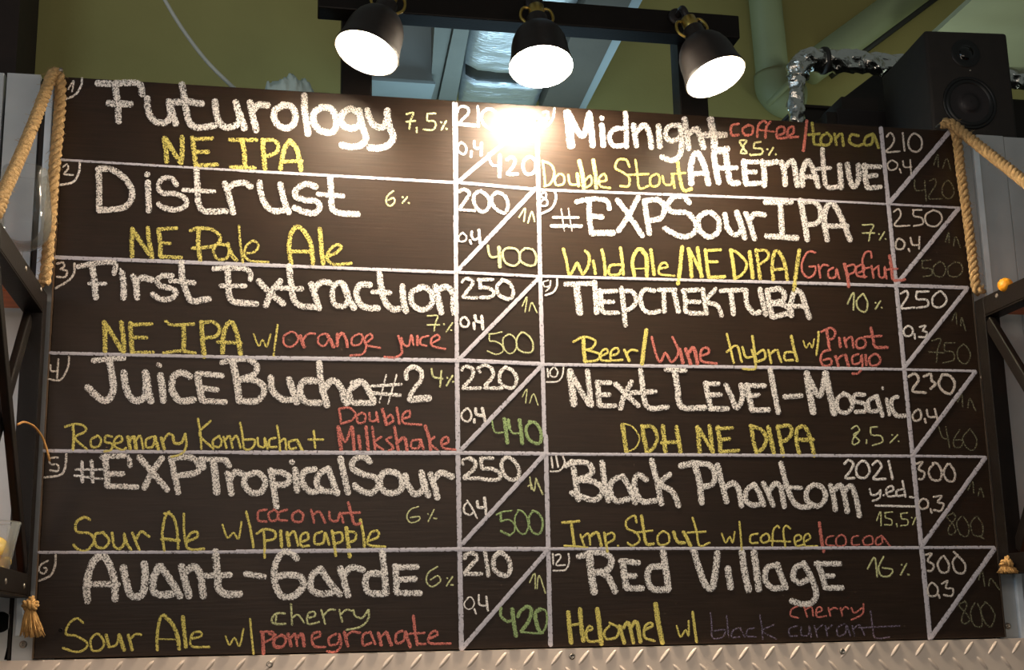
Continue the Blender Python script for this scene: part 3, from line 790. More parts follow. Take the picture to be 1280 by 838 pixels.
beer_style R L 13 430,590 395,600 380,640 400,670 435,660 430,635 395,640;w16|455,620 470,670;460,640 490,615;w18|505,615 520,670;570,610 540,625 545,660 580,650 585,615 590,670 570,705 540,708;w15|605,615 610,665;655,610 625,630 630,665 665,665 680,635 655,610
small_price W L 12 780,310 810,295 815,325 785,380 850,378;860,300 920,298;862,300 860,335 910,340 915,370 860,380;970,300 940,330 945,370 985,375 1010,340 990,305 970,298
small_volume W L 11 815,470 795,495 805,520 835,515 840,485 815,470;850,510 852,535;875,475 905,470 890,495 910,500 905,525 870,525
large_volume g L 8 1035,445 1055,405 1060,460;1080,470 1085,430 1105,495
large_price g L 8 935,545 980,535 965,590 960,650;920,600 1000,605;1000,555 1050,555;1000,560 1000,595 1040,600 1045,640 990,655;1095,560 1065,590 1070,640 1105,660 1128,620 1115,580 1090,560
beer_name W M 29 w38|248,95 258,180 268,265;250,100 300,190 345,265;335,95 345,180 355,270;385,150 390,210 395,270;w26|385,155 450,155;w26|395,215 445,215;w26|395,270 475,270;475,160 540,225 590,270;555,150 520,215 500,285;600,90 612,180 625,260 660,285 735,275;w26|555,205 675,200;w32|770,95 785,180 805,275 920,280;w24|725,90 825,95;925,155 935,210 950,280;w26|920,160 990,160;w26|935,215 1000,215;w28|945,285 1035,285;1025,165 1055,230 1080,280 1110,225 1100,165;w32|1130,165 1140,220 1155,285;w28|1125,170 1220,170;w26|1140,220 1190,215;1155,293 1240,290
beer_name W N 30 130,90 150,200 170,305;w28|200,225 285,220;w36|310,105 325,200 345,305;315,115 375,220 405,110;w36|405,105 425,200 450,310;w24|500,210 465,235 470,290 510,305 540,270 525,225 495,208;w24|600,215 555,215 545,245 600,260 605,295 555,300;w24|655,225 620,245 625,295 665,295;w26|660,220 690,320;w20|710,235 725,315;w14|690,178 692,186;w24|765,225 735,240 740,290 765,320 805,320
beer_style Y M 20 w24|510,365 520,430 530,505;w9|515,358 560,375 595,430 575,480 530,502;w24|608,370 620,440 635,505;608,375 660,375 685,430 665,480 635,505;w24|712,370 725,500;w24|780,375 800,500;705,455 790,450;w25|885,375 895,500;890,380 925,440 965,505;w24|945,370 960,500;w24|985,375 995,440 1000,500;980,385 1060,380;995,440 1045,435;1000,500 1090,492
beer_style Y N 22 35,370 45,440 60,505;30,370 85,390 110,430 95,480 60,505;w25|120,375 150,515;165,370 180,440 195,520;165,375 225,370 235,410 210,440 185,450;275,515 260,440 265,385 300,375 325,420 350,520;260,440 345,440
alcohol_strength P N 9 535,385 560,370 575,395 545,415 575,445 545,465 540,440 570,400;610,440 610,458;630,378 665,375;630,380 635,415 680,420 690,450 640,468;737,414 739,416;765,415 728,455;769,446 771,448
small_price D N 15 820,125 850,110 870,140 840,195 905,205;895,125 930,112 935,145 955,160 930,185;985,120 970,160 990,195 1030,210 1050,160 1025,120 985,115
small_volume D N 12 865,290 840,315 850,345 880,335 880,300 865,288;900,335 905,355;910,290 920,325 955,325;950,285 965,345
large_volume g N 8 1065,250 1085,215 1090,275;1115,280 1125,235 1155,295
large_price g N 8 970,375 990,430 1020,435;1005,375 1025,480;1075,390 1045,440 1050,475 1080,475 1090,445 1055,440;1125,385 1090,430 1110,480 1145,490 1160,440 1130,390
beer_name W M 31 225,570 260,550;260,550 275,640 290,740;255,550 330,555 360,590 340,620 280,640;290,640 370,650 410,690 370,740 255,705;408,550 420,640 440,745;510,620 460,645 450,700 480,745 540,735;510,620 545,680 575,755;630,640 590,615 570,650 585,720 620,750 680,740;655,540 680,640 705,760;745,610 700,660 760,700 790,770;w34|800,570 870,555;w34|870,560 895,650 905,755;870,555 940,565 970,600 960,660 900,675;985,565 1005,650 1030,750;1010,690 1060,655 1090,690 1105,770;w28|1165,665 1130,690 1125,740 1160,765 1200,760;w30|1165,660 1190,700 1215,765
beer_name W N 29 95,655 120,705 145,768;125,690 160,655 185,690 200,775;182,555 205,640 235,730 270,770 330,775;w24|190,675 285,680;345,665 310,700 320,750 370,770 405,730 390,680 345,665;430,665 445,720 455,790;450,690 480,665 500,720 515,800;505,690 535,670 560,740 575,820
alcohol_strength W N 12 w14|500,560 520,540 545,560 525,600 505,630 550,630;w14|590,545 560,575 565,620 600,630 625,600 615,560 590,545;w14|640,565 665,545 685,570 665,605 645,635 705,635;w14|720,545 740,635;625,685 635,715 665,710 680,690;680,695 675,730 640,745;695,715 697,717;710,705 745,690 735,670 710,685 715,720 755,720;790,645 805,725;795,685 760,695 765,720 800,715;825,725 845,728;655,768 850,773
alcohol_strength P P 8 580,165 600,120 603,190;620,125 660,122;625,125 625,150 655,160 655,185 620,185;680,180 683,195;700,130 735,125;702,130 705,155 735,160 735,185 700,190;755,149 757,151;775,150 760,185
beer_style Y O 12 w15|210,175 295,168;w16|255,170 262,230 270,285;220,290 335,298;300,235 320,290;310,250 340,230 350,285;w17|345,245 385,225 405,290;w15|420,225 435,320;420,240 460,225 470,255 430,280;487,290 490,291;580,175 570,140 530,165 535,205 580,225 595,265 560,290 535,275;w17|605,140 615,210 630,280 665,280;570,225 660,215;710,220 685,245 695,285 740,275 740,235 710,218;w18|765,220 785,270 820,275;w20|815,220 850,290;860,150 880,220 895,290 945,275;835,225 925,220;w10|1005,230 1025,275 1045,245 1060,275 1070,220;w11|1093,170 1100,240 1105,310;1185,230 1150,240 1150,275 1185,275;1225,230 1200,250 1210,275 1240,265 1240,240 1225,230
beer_style Y P 11 60,291 65,215 85,190 95,200;45,265 150,270;125,295 115,215 130,190 150,205;180,270 205,255 195,235 170,250 180,290 215,285;225,270 250,250 240,230 220,245 225,290 285,292
beer_style R P 10 w18|295,175 305,250 318,320;365,240 335,250 330,285 370,290;405,235 380,255 385,290 425,285 425,250 405,235;490,240 460,250 460,285 495,285;545,240 515,255 520,285 560,280 560,250 545,240;605,240 580,255 580,285 610,275 605,240 650,295
small_price D N 13 860,560 890,550 870,585 900,605 890,635 870,635;945,560 920,595 935,635 975,640 985,600 965,560 940,555;1015,560 995,600 1010,640 1045,645 1050,600 1025,560
small_volume D N 12 890,735 870,760 885,785 915,775 915,745 890,735;930,785 935,805;945,725 985,720 965,750 995,760 980,795 945,790
large_volume g N 8 1115,690 1140,650 1145,705;1165,720 1180,680 1195,725
large_price g P 8 960,130 930,145 960,180 975,220 945,235 940,200 975,150 960,125;1005,140 980,180 1000,235 1035,240 1040,190 1015,145;1075,145 1050,180 1065,235 1105,240 1110,190 1085,145;1090,240 1115,255
beer_name W O 36 w32|290,345 340,330;w40|345,330 355,430 370,525;345,320 420,325 455,360 435,410 370,425;400,420 440,450 475,520;510,365 520,440 530,500;w32|500,365 590,375;w32|520,440 575,440;w34|530,502 610,502;710,300 725,400 740,505;w34|715,390 650,400 635,450 660,505 740,508;865,310 895,410 930,495 960,495 975,410 985,325;1035,400 1050,500;1105,315 1120,420 1140,515;1165,320 1180,420 1190,510
beer_name W P 32 85,385 35,400 25,460 60,500 110,500;85,380 100,430 130,500;220,380 175,400 165,450 195,475 235,460;215,375 255,450 280,530 255,575 205,580 155,565;285,375 310,440 325,500;w28|275,380 400,380;w28|305,440 365,440;w30|325,500 410,500
alcohol_strength P P 10 535,405 570,350 583,445;615,345 590,400 605,440 645,440 660,410 610,400;704,384 706,386;730,380 700,435;735,432 742,435
beer_style Y O 15 w24|240,620 245,690 255,775;245,690 290,680;w24|298,605 305,690 315,765;w14|325,720 360,705 345,690 330,720 340,765 390,765;w26|385,605 395,690 405,780;w14|445,690 420,720 430,755 480,745 490,700 445,675;w22|495,690 520,775;w20|515,700 540,675 565,775;w22|550,700 580,670 600,770;620,710 660,690 650,675 625,690 620,745 670,765;w27|675,580 690,680 710,775;w11|780,690 800,745 825,710 840,740 840,665;w15|860,620 870,700 880,770
beer_style V O 9 950,625 955,690 960,750 1010,745 1020,710 965,715;1030,640 1040,745;1100,700 1065,710 1055,745 1095,745;1095,700 1120,745;1170,700 1135,710 1130,740 1175,745;1195,635 1205,690 1210,755;1265,685 1210,715 1277,755
beer_style V P 9 185,690 145,705 150,740 185,740;205,695 205,735 240,735 245,690 255,745;270,690 285,745;280,710 310,685;325,690 335,740;330,710 360,685;420,680 385,700 390,740 425,725 430,685 450,740;460,690 470,740;465,705 495,685 520,735;550,615 560,690 575,750 645,745;490,700 695,690
beer_style R P 10 190,590 155,610 155,640 190,650;215,585 235,645;225,610 255,595 265,640;285,625 310,610 295,595 280,610 285,645 330,640;340,600 350,640;345,615 365,600 385,605;400,600 410,640;405,615 425,595 440,605;455,600 470,625 510,600;515,580 510,630 455,660
small_price D P 12 825,335 855,330 835,365 865,385 855,415 835,415;905,345 885,380 900,420 935,420 940,380 915,340;985,335 960,370 975,420 1015,425 1020,380 965,320
small_volume D P 11 855,475 835,505 845,540 880,535 885,500 855,475;890,535 895,550;905,480 935,465 925,500 960,505 955,540 915,535
large_volume g P 9 1090,460 1105,410 1120,490;1140,490 1150,455 1195,510
large_price g P 9 1020,570 990,585 1020,620 1045,660 1015,680 1005,650 1030,590 1020,565;1070,575 1050,620 1065,685 1105,690 1100,620 1085,580;1125,570 1100,610 1120,670 1150,695 1170,640 1145,590 1120,570
"""

# ================================================================== THE CHALKBOARD
board = thing('chalkboard', (BW / 2, 0.01, 0.0), 'large black chalkboard beer menu hung below the three lamps', 'chalkboard')
bm = newbox(0.0, BW, 0.0, 0.02, 0.0, BH)
obj('panel', bm, M_board, board, smooth=False, bevel=0.0015)
# thin edge bands
bm = newbox(-0.0035, -0.0004, -0.0012, 0.02, 0.0, BH)
obj('edge_band', bm, mat('worn_edge_band', (92, 70, 48), 0.5, vary=0.2, scale=20), board, smooth=False)
bm = newbox(BW + 0.0004, BW + 0.0035, -0.0012, 0.02, 0.0, BH)
obj('edge_band', bm, mat('dark_edge_band', (58, 48, 40), 0.5, vary=0.2, scale=20), board, smooth=False)

VIEWS = {}
for k, (vx, vy) in dict(A=(40, 80), B=(340, 100), C=(40, 270), D=(340, 270), E=(40, 430), F=(340, 430), G=(40, 620), H=(340, 620),
                        I=(650, 110), J=(930, 130), K=(650, 290), L=(930, 290), M=(650, 440), N=(930, 440), O=(650, 610), P=(950, 610)).items():
    VIEWS[k] = (vx, vy, 320 / 1277)
for k, vy in dict(a=110, b=220, c=335, d=445, e=560, f=680).items():
    VIEWS[k] = (540, vy, 180 / 1278)

RGB = dict(W=(238, 232, 226), D=(216, 206, 196), Y=(216, 202, 112), P=(200, 202, 150), G=(148, 170, 116), g=(118, 116, 94), R=(196, 116, 106),
           V=(122, 112, 132), L=(176, 170, 92))
WORD = dict(W='white', D='white', Y='yellow', P='pale yellow green', G='green', g='faint grey green', R='red', V='faint lavender', L='yellow green')
BOLD = {k: chalk('%s_chalk_bold' % k, v, 0.03, 380) for k, v in RGB.items()}
FINE = {k: chalk('%s_chalk_fine' % k, v, 0.06 if k not in 'gV' else 0.0, 420) for k, v in RGB.items()}
M_rule = chalk('ruling_marker', (186, 182, 190), 0.15, 200)

layer = [0]


def ribbon(bm, uvl, pts2, width, px):
    """one chalk stroke: pts2 and width in photo pixels on the board, px = resample step; laid a hair in front of the board"""
    pts = spline([Vector((p[0], p[1], 0)) for p in pts2], px)
    L_ = [0.0]
    for i in range(1, len(pts)):
        L_.append(L_[-1] + (pts[i] - pts[i - 1]).length)
    tot = L_[-1]
    r = width / 2
    T = [(pts[min(i + 1, len(pts) - 1)] - pts[max(i - 1, 0)]).normalized() for i in range(len(pts))]
    # round the two ends
    ext = min(r * 0.75, 3.0)
    pts = [pts[0] - T[0] * ext] + [pts[0] - T[0] * ext * 0.55] + pts + [pts[-1] + T[-1] * ext * 0.55] + [pts[-1] + T[-1] * ext]
    T = [T[0], T[0]] + T + [T[-1], T[-1]]
    n = len(pts)
    layer[0] += 1
    y = -0.0009 - 0.000012 * (layer[0] % 60)
    seed = layer[0] * 3.7
    rows = []
    run = 0.0
    for i, p in enumerate(pts):
        if i:
            run += (p - pts[i - 1]).length
        k = 0.35 if i in (0, n - 1) else (0.8 if i in (1, n - 2) else 1.0)
        wob = 1 + 0.13 * noise.noise(Vector((run * 0.25, seed, 0)))
        nn = Vector((-T[i].y, T[i].x, 0))
        sh = 0.07 * width * noise.noise(Vector((run * 0.2, seed, 9)))
        row = []
        for v in (-1, -0.5, 0, 0.5, 1):
            q = p + nn * (r * k * wob * v + sh)
            w = P(q.x, q.y, y=0.0)
            vert = bm.verts.new((w.x, y - 0.00025 * (1 - v * v), w.z))
            row.append((vert, (run * 0.01, 0.5 + 0.5 * v * (1.0 if 1 < i < n - 2 else 1.0))))
        rows.append(row)
    for i in range(n - 1):
        for j in range(4):
            c = (rows[i][j], rows[i][j + 1], rows[i + 1][j + 1], rows[i + 1][j])
            f = bm.faces.new([x[0] for x in c])
            for lp, x in zip(f.loops, c):
                lp[uvl].uv = x[1]


def chalk_obj(name, strokes, material, label):
    bm = bmesh.new()
    uvl = bm.loops.layers.uv.new('UVMap')
    for pts, w in strokes:
        ribbon(bm, uvl, pts, w, 2.2)
    # keep the front on the room side
    o = obj(name, bm, material, board, label=label)
    return o


# ruled lines: (pixel, pixel, width)
RULES = [
    ((567, 129), (569.3, 270), 3.4), ((569.3, 270), (571.2, 460), 4.6), ((571.2, 460), (572.4, 570), 5.2), ((572.4, 570), (576.8, 812), 5.4),
    ((570.5, 129), (571.5, 300), 2.6),
    ((671, 145), (675, 340), 4.6), ((675, 340), (680.5, 545), 4.6), ((682, 545), (688, 807), 5.0),
    ((1101, 160), (1120, 357), 4.6), ((1120, 357), (1140.5, 570), 4.8), ((1140.5, 570), (1162.5, 799), 5.2),
    ((76, 200), (300, 213.5), 2.6), ((300, 213.5), (568, 228.5), 3.2), ((568, 228), (674, 237.5), 3.4), ((674, 237.5), (970, 248.5), 2.8), ((970, 248.5), (1199.4, 260), 2.4),
    ((69.6, 322), (350, 332.5), 4.2), ((350, 332.5), (570.5, 341), 3.6), ((570, 340.5), (676, 346), 3.4), ((676, 345.6), (960, 353), 3.2), ((930, 352), (1119, 357.5), 3.4), ((1119, 357), (1209.4, 360), 4.0),
    ((63, 441.6), (320, 447.5), 3.6), ((320, 447.5), (570.5, 451), 4.4), ((571, 450.5), (679, 455.5), 4.4), ((679, 456), (1095, 461.5), 3.6), ((1080, 461.2), (1219, 464.2), 2.8),
    ((55, 564), (300, 566), 3.8), ((300, 566), (573, 566.6), 4.6), ((573, 566.5), (681, 567.5), 4.4), ((681, 568), (1139, 570.5), 3.4), ((1139, 570.3), (1230.7, 571.6), 2.8),
    ((48.8, 691), (300, 690.5), 3.4), ((296, 690), (575.6, 687), 4.6), ((575.6, 686.8), (686, 686.6), 4.6), ((686, 686.5), (1151, 685), 3.4), ((1151, 685), (1242, 684.5), 3.2),
    ((571, 229), (669, 146), 4.4), ((572, 338.5), (669, 236), 4.8), ((571.5, 452), (673.8, 347.5), 4.6), ((576, 563), (676.6, 457.5), 4.8), ((578, 680), (681, 567.5), 5.0), ((577.5, 811), (686, 686.5), 5.0),
    ((1110.4, 255), (1186, 165.5), 5.0), ((1120, 356), (1198, 261), 4.8), ((1129, 461), (1208, 362), 4.6), ((1140.5, 569.5), (1218.5, 465.5), 4.8), ((1151.7, 683), (1231, 572.6), 5.0), ((1163, 798), (1242.5, 686.5), 5.4),
]
for a, b, w in RULES:
    chalk_obj('ruled_line', [([a, b], w * 1.12)], M_rule, 'pale marker line ruling the board')

for line in TEXT.strip().splitlines():
    name, ck, view, dw, data = line.split(' ', 4)
    vx, vy, s = VIEWS[view]
    strokes = []
    for st in data.split(';'):
        w = float(dw)
        if '|' in st:
            a, st = st.split('|')
            w = float(a[1:])
        pts = [tuple(float(c) for c in p.split(',')) for p in st.split()]
        strokes.append(([(vx + x * s, vy + y * s) for x, y in pts], w * s * 0.95))
    bold = float(dw) * s > 4.6
    chalk_obj(name, strokes, (BOLD if bold else FINE)[ck], WORD[ck] + ' chalk handwriting')

# screws holding the board
for px, py, mm in ((671, 151, M_black), (1227, 472, M_screw), (76, 788, M_black)):
    q = P(px, py, y=-0.001)
    screw('screw', q, (0, -1, 0), 0.004, mm, board)

# ------------------------------------------------------------------ tread plate under the board
plate = thing('tread_plate', (BW / 2, 0.0, -0.34), 'embossed aluminium tread plate along the bottom of the chalkboard', 'tread plate')
bm = newbox(-0.8, 3.1, -0.012, 0.02, -0.34, -0.003)


def bump(bm, cx, cz, sgn, ln=0.020, wd=0.0046, h=0.0034, y=-0.012):
    a = math.radians(50) * sgn
    d = Vector((math.cos(a), 0, math.sin(a)))
    n_ = Vector((-d.z, 0, d.x))
    rows = []
    nu, nv = 9, 5
    for i in range(nu):
        u = -1 + 2 * i / (nu - 1)
        row = []
        for j in range(nv):
            v = -1 + 2 * j / (nv - 1)
            ww = wd * (1 - u * u) ** 0.5 + 0.0004
            hh = h * max(0, 1 - u ** 4) * max(0, 1 - v * v)
            p = Vector((cx, 0, cz)) + d * (ln * u) + n_ * (ww * v)
            z = min(p.z, -0.0032)
            row.append(bm.verts.new((p.x, y + 0.0004 - hh, z)))
        rows.append(row)
    for i in range(nu - 1):
        for j in range(nv - 1):
            bm.faces.new((rows[i][j], rows[i][j + 1], rows[i + 1][j + 1], rows[i + 1][j]))


obj('sheet', bm, M_tread, plate, smooth=False)
PITCH = 0.0605
bm = bmesh.new()
xo = P(85 / 4 + 640, 823, y=-0.012).x
for r_ in range(0, 9):
    cz = 0.0105 - 0.0335 * r_
    off = 0.5 if r_ % 2 == 0 else 0.0
    n0 = int((-0.75 - xo) / PITCH)
    for k in range(n0, n0 + 62):
        cx = xo + (k + off) * PITCH
        if -0.78 < cx < 3.05:
            bump(bm, cx, cz, 1 if r_ % 2 else -1)
o = obj('embossed_bars', bm, M_tread, plate)
for px, py in ((337, 831), (715, 821), (1053, 815)):
    q = P(px, py, y=-0.0125)
    screw('screw', q, (0, -1, 0), 0.007, M_screw, plate)

# ================================================================== LAMP RAIL, POSTS AND LAMPS
xl, xr_ = P(398, 5, y=-0.03).x, P(925, 40, y=-0.03).x
rail = thing('lamp_rail', ((xl + xr_) / 2, 0.0, 1.445), 'black square lamp rail on two posts above the chalkboard', 'rail')
obj('crossbar', newbox(xl, xr_, -0.03, 0.03, 1.445, 1.505), M_black, rail, smooth=False, bevel=0.003)
for xa, xb in ((P(427, 100, y=0.035).x, P(465, 100, y=0.035).x), (P(850, 130, y=0.035).x, P(885, 130, y=0.035).x)):
    obj('post', newbox(xa, xb, 0.0315, 0.09, 0.6, 1.49), M_black, rail, smooth=False, bevel=0.003)


def aim(px, py, img_dir, ratio, yl):
    """lamp axis (out of the opening) from its direction in the photo and the roundness of its opening"""
    v = ray(px, py).normalized()
    o = P(px, py, y=yl)
    p1 = P(px + img_dir[0], py + img_dir[1], y=yl) - o
    perp = (p1 - v * p1.dot(v)).normalized()
    return o, (perp * math.sqrt(1 - ratio * ratio) - v * ratio).normalized()


SHADE = [(1.00, 0.0), (1.01, 0.04), (0.985, 0.14), (0.94, 0.32), (0.905, 0.55), (0.885, 0.80), (0.84, 1.02), (0.75, 1.24), (0.62, 1.42), (0.46, 1.55), (0.36, 1.60), (0.335, 1.68), (0.33, 1.98), (0.30, 2.02), (0.10, 2.03)]


def lamp(px, py, img_dir, ratio, R, label, mount_px, yl, bz, bs):
    o, ax = aim(px, py, img_dir, ratio, yl)
    up = -ax
    base = o + up * (R * 2.0)
    t = thing('spot_lamp', base, label, 'lamp', 'spot lamps on the rail')
    M_ = axis_matrix(o, up)
    bm = bmesh.new()
    outer = [(r * R, z * R) for r, z in SHADE]
    inner = [((r - 0.045) * R, max(z * R - 0.004, 0.001)) for r, z in SHADE[:11]]
    seg = 48
    rg = lathe(bm, outer, M_, seg, False, True)
    obj('shade', bm, M_blackm, t)
    bm = bmesh.new()
    rg = lathe(bm, [(0.995 * R, 0.0004)] + inner + [(0.005 * R, 1.58 * R)], M_, seg)
    obj('shade_lining', bm, M_white_in, t, label='white lining of the shade')
    # bulb: globe with a neck
    bm = bmesh.new()
    prof = [(0.002, -0.25), (0.20, -0.22), (0.40, -0.12), (0.52, 0.04), (0.56, 0.26), (0.52, 0.48), (0.40, 0.68), (0.26, 0.86), (0.20, 0.98), (0.18, 1.5)]
    prof = [(r * R * bs, (bz + (z - 0.26) * bs) * R) for r, z in prof[:-1]] + [(0.18 * R, 1.55 * R)]
    lathe(bm, prof, M_, 32)
    obj('bulb', bm, M_bulb, t, label='glowing bulb')
    # brass yoke: two bent straps and a ferrule
    bm = bmesh.new()
    lathe(bm, [(0.23 * R, 2.02 * R), (0.25 * R, 2.05 * R), (0.25 * R, 2.42 * R), (0.2 * R, 2.46 * R), (0.02 * R, 2.47 * R)], M_, 20)
    obj('ferrule', bm, M_brass, t)
    side = (M_.to_3x3() @ Vector((1, 0, 0)))
    for s in (-1, 1):
        bm = bmesh.new()
        pts = [M_ @ Vector((s * 0.36 * R, 0, 1.72 * R)), M_ @ Vector((s * 0.52 * R, 0, 1.95 * R)), M_ @ Vector((s * 0.50 * R, 0, 2.2 * R)), M_ @ Vector((s * 0.40 * R, 0, 2.36 * R)), M_ @ Vector((s * 0.22 * R, 0, 2.36 * R))]
        tube(bm, spline(pts, 0.004), 0.0035, 8)
        obj('yoke_arm', bm, M_brass, t)
    bm = bmesh.new()
    top = M_ @ Vector((0, 0, 2.44 * R))
    mount = P(*mount_px, y=-0.031)
    tube(bm, spline([top, top + up * 0.03, mount + Vector((0, -0.02, 0.0)), mount], 0.006), 0.0085, 12)
    obj('stem', bm, M_blackm, t)
    bm = bmesh.new()
    lathe(bm, [(0.022, 0.0), (0.022, 0.006), (0.018, 0.009), (0.002, 0.0095)], axis_matrix(mount + Vector((0, 0.0008, 0)), (0, -1, 0)), 24, True)
    obj('mount_plate', bm, M_blackm, t)
    return t


RL = 0.0726
lamp(458, 67, (-26, 62), 0.58, RL, 'black spot lamp at the left end of the rail with glowing bulb', (482, -6), -0.17, 0.66, 0.66)
lamp(676.5, 84, (5, 58), 0.64, RL, 'black spot lamp in the middle of the rail with glowing bulb', (668, 6), -0.14, 0.34, 1.3)
lamp(895, 97, (34, 70), 0.52, RL, 'black spot lamp at the right end of the rail tilted outward', (846, 22), -0.17, 0.66, 0.66)

# ================================================================== SPEAKER AND CLUTTER ON THE KIOSK ROOF
ZR = 1.2355
c0 = P(1155, 37, y=0.1)
SW, SD, SH = 0.232, 0.285, c0.z - ZR
Ms = Matrix.Translation(Vector((c0.x, 0.1, ZR))) @ Matrix.Rotation(math.radians(-4.5), 4, 'Z')
spk = thing('loudspeaker', Ms @ Vector((SW / 2, SD / 2, 0)), 'large black two way loudspeaker standing above the right rope', 'speaker')
bm = bmesh.new()
box(bm, 0, SW, 0, SD, 0, SH, Ms)
bmesh.ops.bevel(bm, geom=[e_ for e_ in bm.edges], offset=0.010, segments=3, affect='EDGES', profile=0.5)
obj('cabinet', bm, M_vinyl, spk)


def spk_px(px, py, off=0.0):
    """point on the tilted front face of the speaker"""
    n_ = Ms.to_3x3() @ Vector((0, -1, 0))
    p0 = Ms @ Vector((0, -off, 0))
    r = ray(px, py)
    return CAM + r * ((p0 - CAM).dot(n_) / r.dot(n_))


nf = Ms.to_3x3() @ Vector((0, -1, 0))
cw = spk_px(1212, 129)
Rw = (spk_px(1246, 131) - spk_px(1180, 128)).length / 2
Mw = axis_matrix(cw, nf)
bm = bmesh.new()
lathe(bm, [(Rw * 1.0, -0.002), (Rw * 1.02, 0.002), (Rw * 0.98, 0.004), (Rw * 0.92, 0.004), (Rw * 0.9, 0.0015)], Mw, 48)
obj('woofer_ring', bm, M_rubber, spk)
bm = bmesh.new()
lathe(bm, [(Rw * 0.91, 0.0015), (Rw * 0.86, 0.005), (Rw * 0.80, 0.0055), (Rw * 0.74, 0.001)], Mw, 48)
obj('woofer_surround', bm, M_rubber, spk)
bm = bmesh.new()
lathe(bm, [(Rw * 0.75, 0.0015), (Rw * 0.5, 0.0012), (Rw * 0.36, 0.001), (Rw * 0.34, 0.0045), (Rw * 0.2, 0.0085), (Rw * 0.02, 0.0095)], Mw, 48)
obj('woofer_cone', bm, M_cone, spk)
ct = spk_px(1207, 67)
Rt = (spk_px(1219, 67) - spk_px(1195, 67)).length / 2
Mt = axis_matrix(ct, nf)
bm = bmesh.new()
lathe(bm, [(Rt * 1.5, 0.0005), (Rt * 1.45, 0.002), (Rt * 1.05, 0.001)], Mt, 40)
obj('tweeter_guide', bm, M_rubber, spk)
bm = bmesh.new()
lathe(bm, [(Rt * 1.05, 0.001), (Rt * 0.75, 0.0015), (Rt * 0.68, 0.0045), (Rt * 0.4, 0.0085), (Rt * 0.02, 0.0105)], Mt, 40)
obj('tweeter_dome', bm, mat('glossy_black_dome', (16, 14, 14), 0.15), spk)
lg = spk_px(1213, 88)
bm = bmesh.new()
lathe(bm, [(0.003, -0.001), (0.003, 0.001), (0.0002, 0.0015)], axis_matrix(lg, nf), 12)
obj('badge', bm, M_screw, spk)

# black cases behind the speaker
a, b, tt = P(998, 140, y=0.62), P(1112, 140, y=0.62), P(1050, 133.5, y=0.62)
cs = thing('black_case', ((a.x + b.x) / 2, 0.7, ZR), 'low black case on the kiosk roof right of the foil wrapped pipe', 'case')
obj('body', newbox(a.x, b.x, 0.62, 0.86, ZR, tt.z - 0.012), M_vinyl, cs, smooth=False, bevel=0.006)
obj('lid', newbox(a.x - 0.004, b.x + 0.004, 0.615, 0.865, tt.z - 0.011, tt.z), M_vinyl, cs, smooth=False, bevel=0.004)
a, b, tt = P(1033, 140, y=0.45), P(1118, 140, y=0.45), P(1070, 122, y=0.45)
bm = newbox(a.x, b.x, 0.45, 0.58, ZR, tt.z)
bmesh.ops.bevel(bm, geom=[e_ for e_ in bm.edges if abs(e_.verts[0].co.z - e_.verts[1].co.z) < 1e-6 and e_.verts[0].co.z > ZR + 0.01 and abs(e_.verts[0].co.y - e_.verts[1].co.y) > 0.05], offset=0.05, segments=6, affect='EDGES')
rb = thing('rounded_speaker', ((a.x + b.x) / 2, 0.5, ZR), 'rounded black speaker half hidden behind the big loudspeaker', 'speaker')
obj('cabinet', bm, M_vinyl, rb, smooth=False)
bm = newbox(a.x + 0.03, b.x - 0.03, 0.444, 0.449, ZR + 0.03, tt.z - 0.04)
obj('grille', bm, M_cone, rb, smooth=False, bevel=0.002)
# slanted black board leaning behind
p0, p1 = P(1036, 136, y=0.95), P(1112, 78, y=0.95)
bm = bmesh.new()
prof = [(p0.x, ZR), (p0.x, p0.z), (p1.x, p1.z), (p1.x + 0.25, p1.z + 0.04), (p1.x + 0.25, ZR)]
lo = [bm.verts.new((x, 0.95, z)) for x, z in prof]
hi = [bm.verts.new((x, 1.1, z)) for x, z in prof]
n = len(prof)
for i in range(n):
    bm.faces.new((lo[i], lo[(i + 1) % n], hi[(i + 1) % n], hi[i]))
bm.faces.new(lo[::-1])
bm.faces.new(hi)
tag(obj('slanted_cover', bm, M_vinyl, smooth=False, bevel=0.004), 'slanted dark cover under the foil wrapped pipe behind the speakers', 'cover')
a = P(1262, 122, y=0.62)
tag(obj('black_box', newbox(a.x, a.x + 0.35, 0.62, 0.9, ZR, a.z), M_vinyl, smooth=False, bevel=0.01), 'black box at the right edge behind the big loudspeaker', 'box')

# ------------------------------------------------------------------ foil wrapped pipe
fp = thing('foil_pipe', P(994, 150, y=0.55).xy.to_3d() + Vector((0, 0, ZR)), 'crumpled silver foil wrapped pipe bending behind the loudspeaker', 'pipe')


def foil_tube(name, pts, r, material, amp):
    bm = bmesh.new()
    rings = tube(bm, spline(pts, 0.006), r, 40)
    for ring in rings:
        for v in ring:
            v.co += Vector((noise.noise(v.co * 42), noise.noise(v.co * 42 + Vector((5, 1, 2))), noise.noise(v.co * 42 + Vector((1, 8, 2))))) * amp
    return obj(name, bm, material, fp, smooth=False)


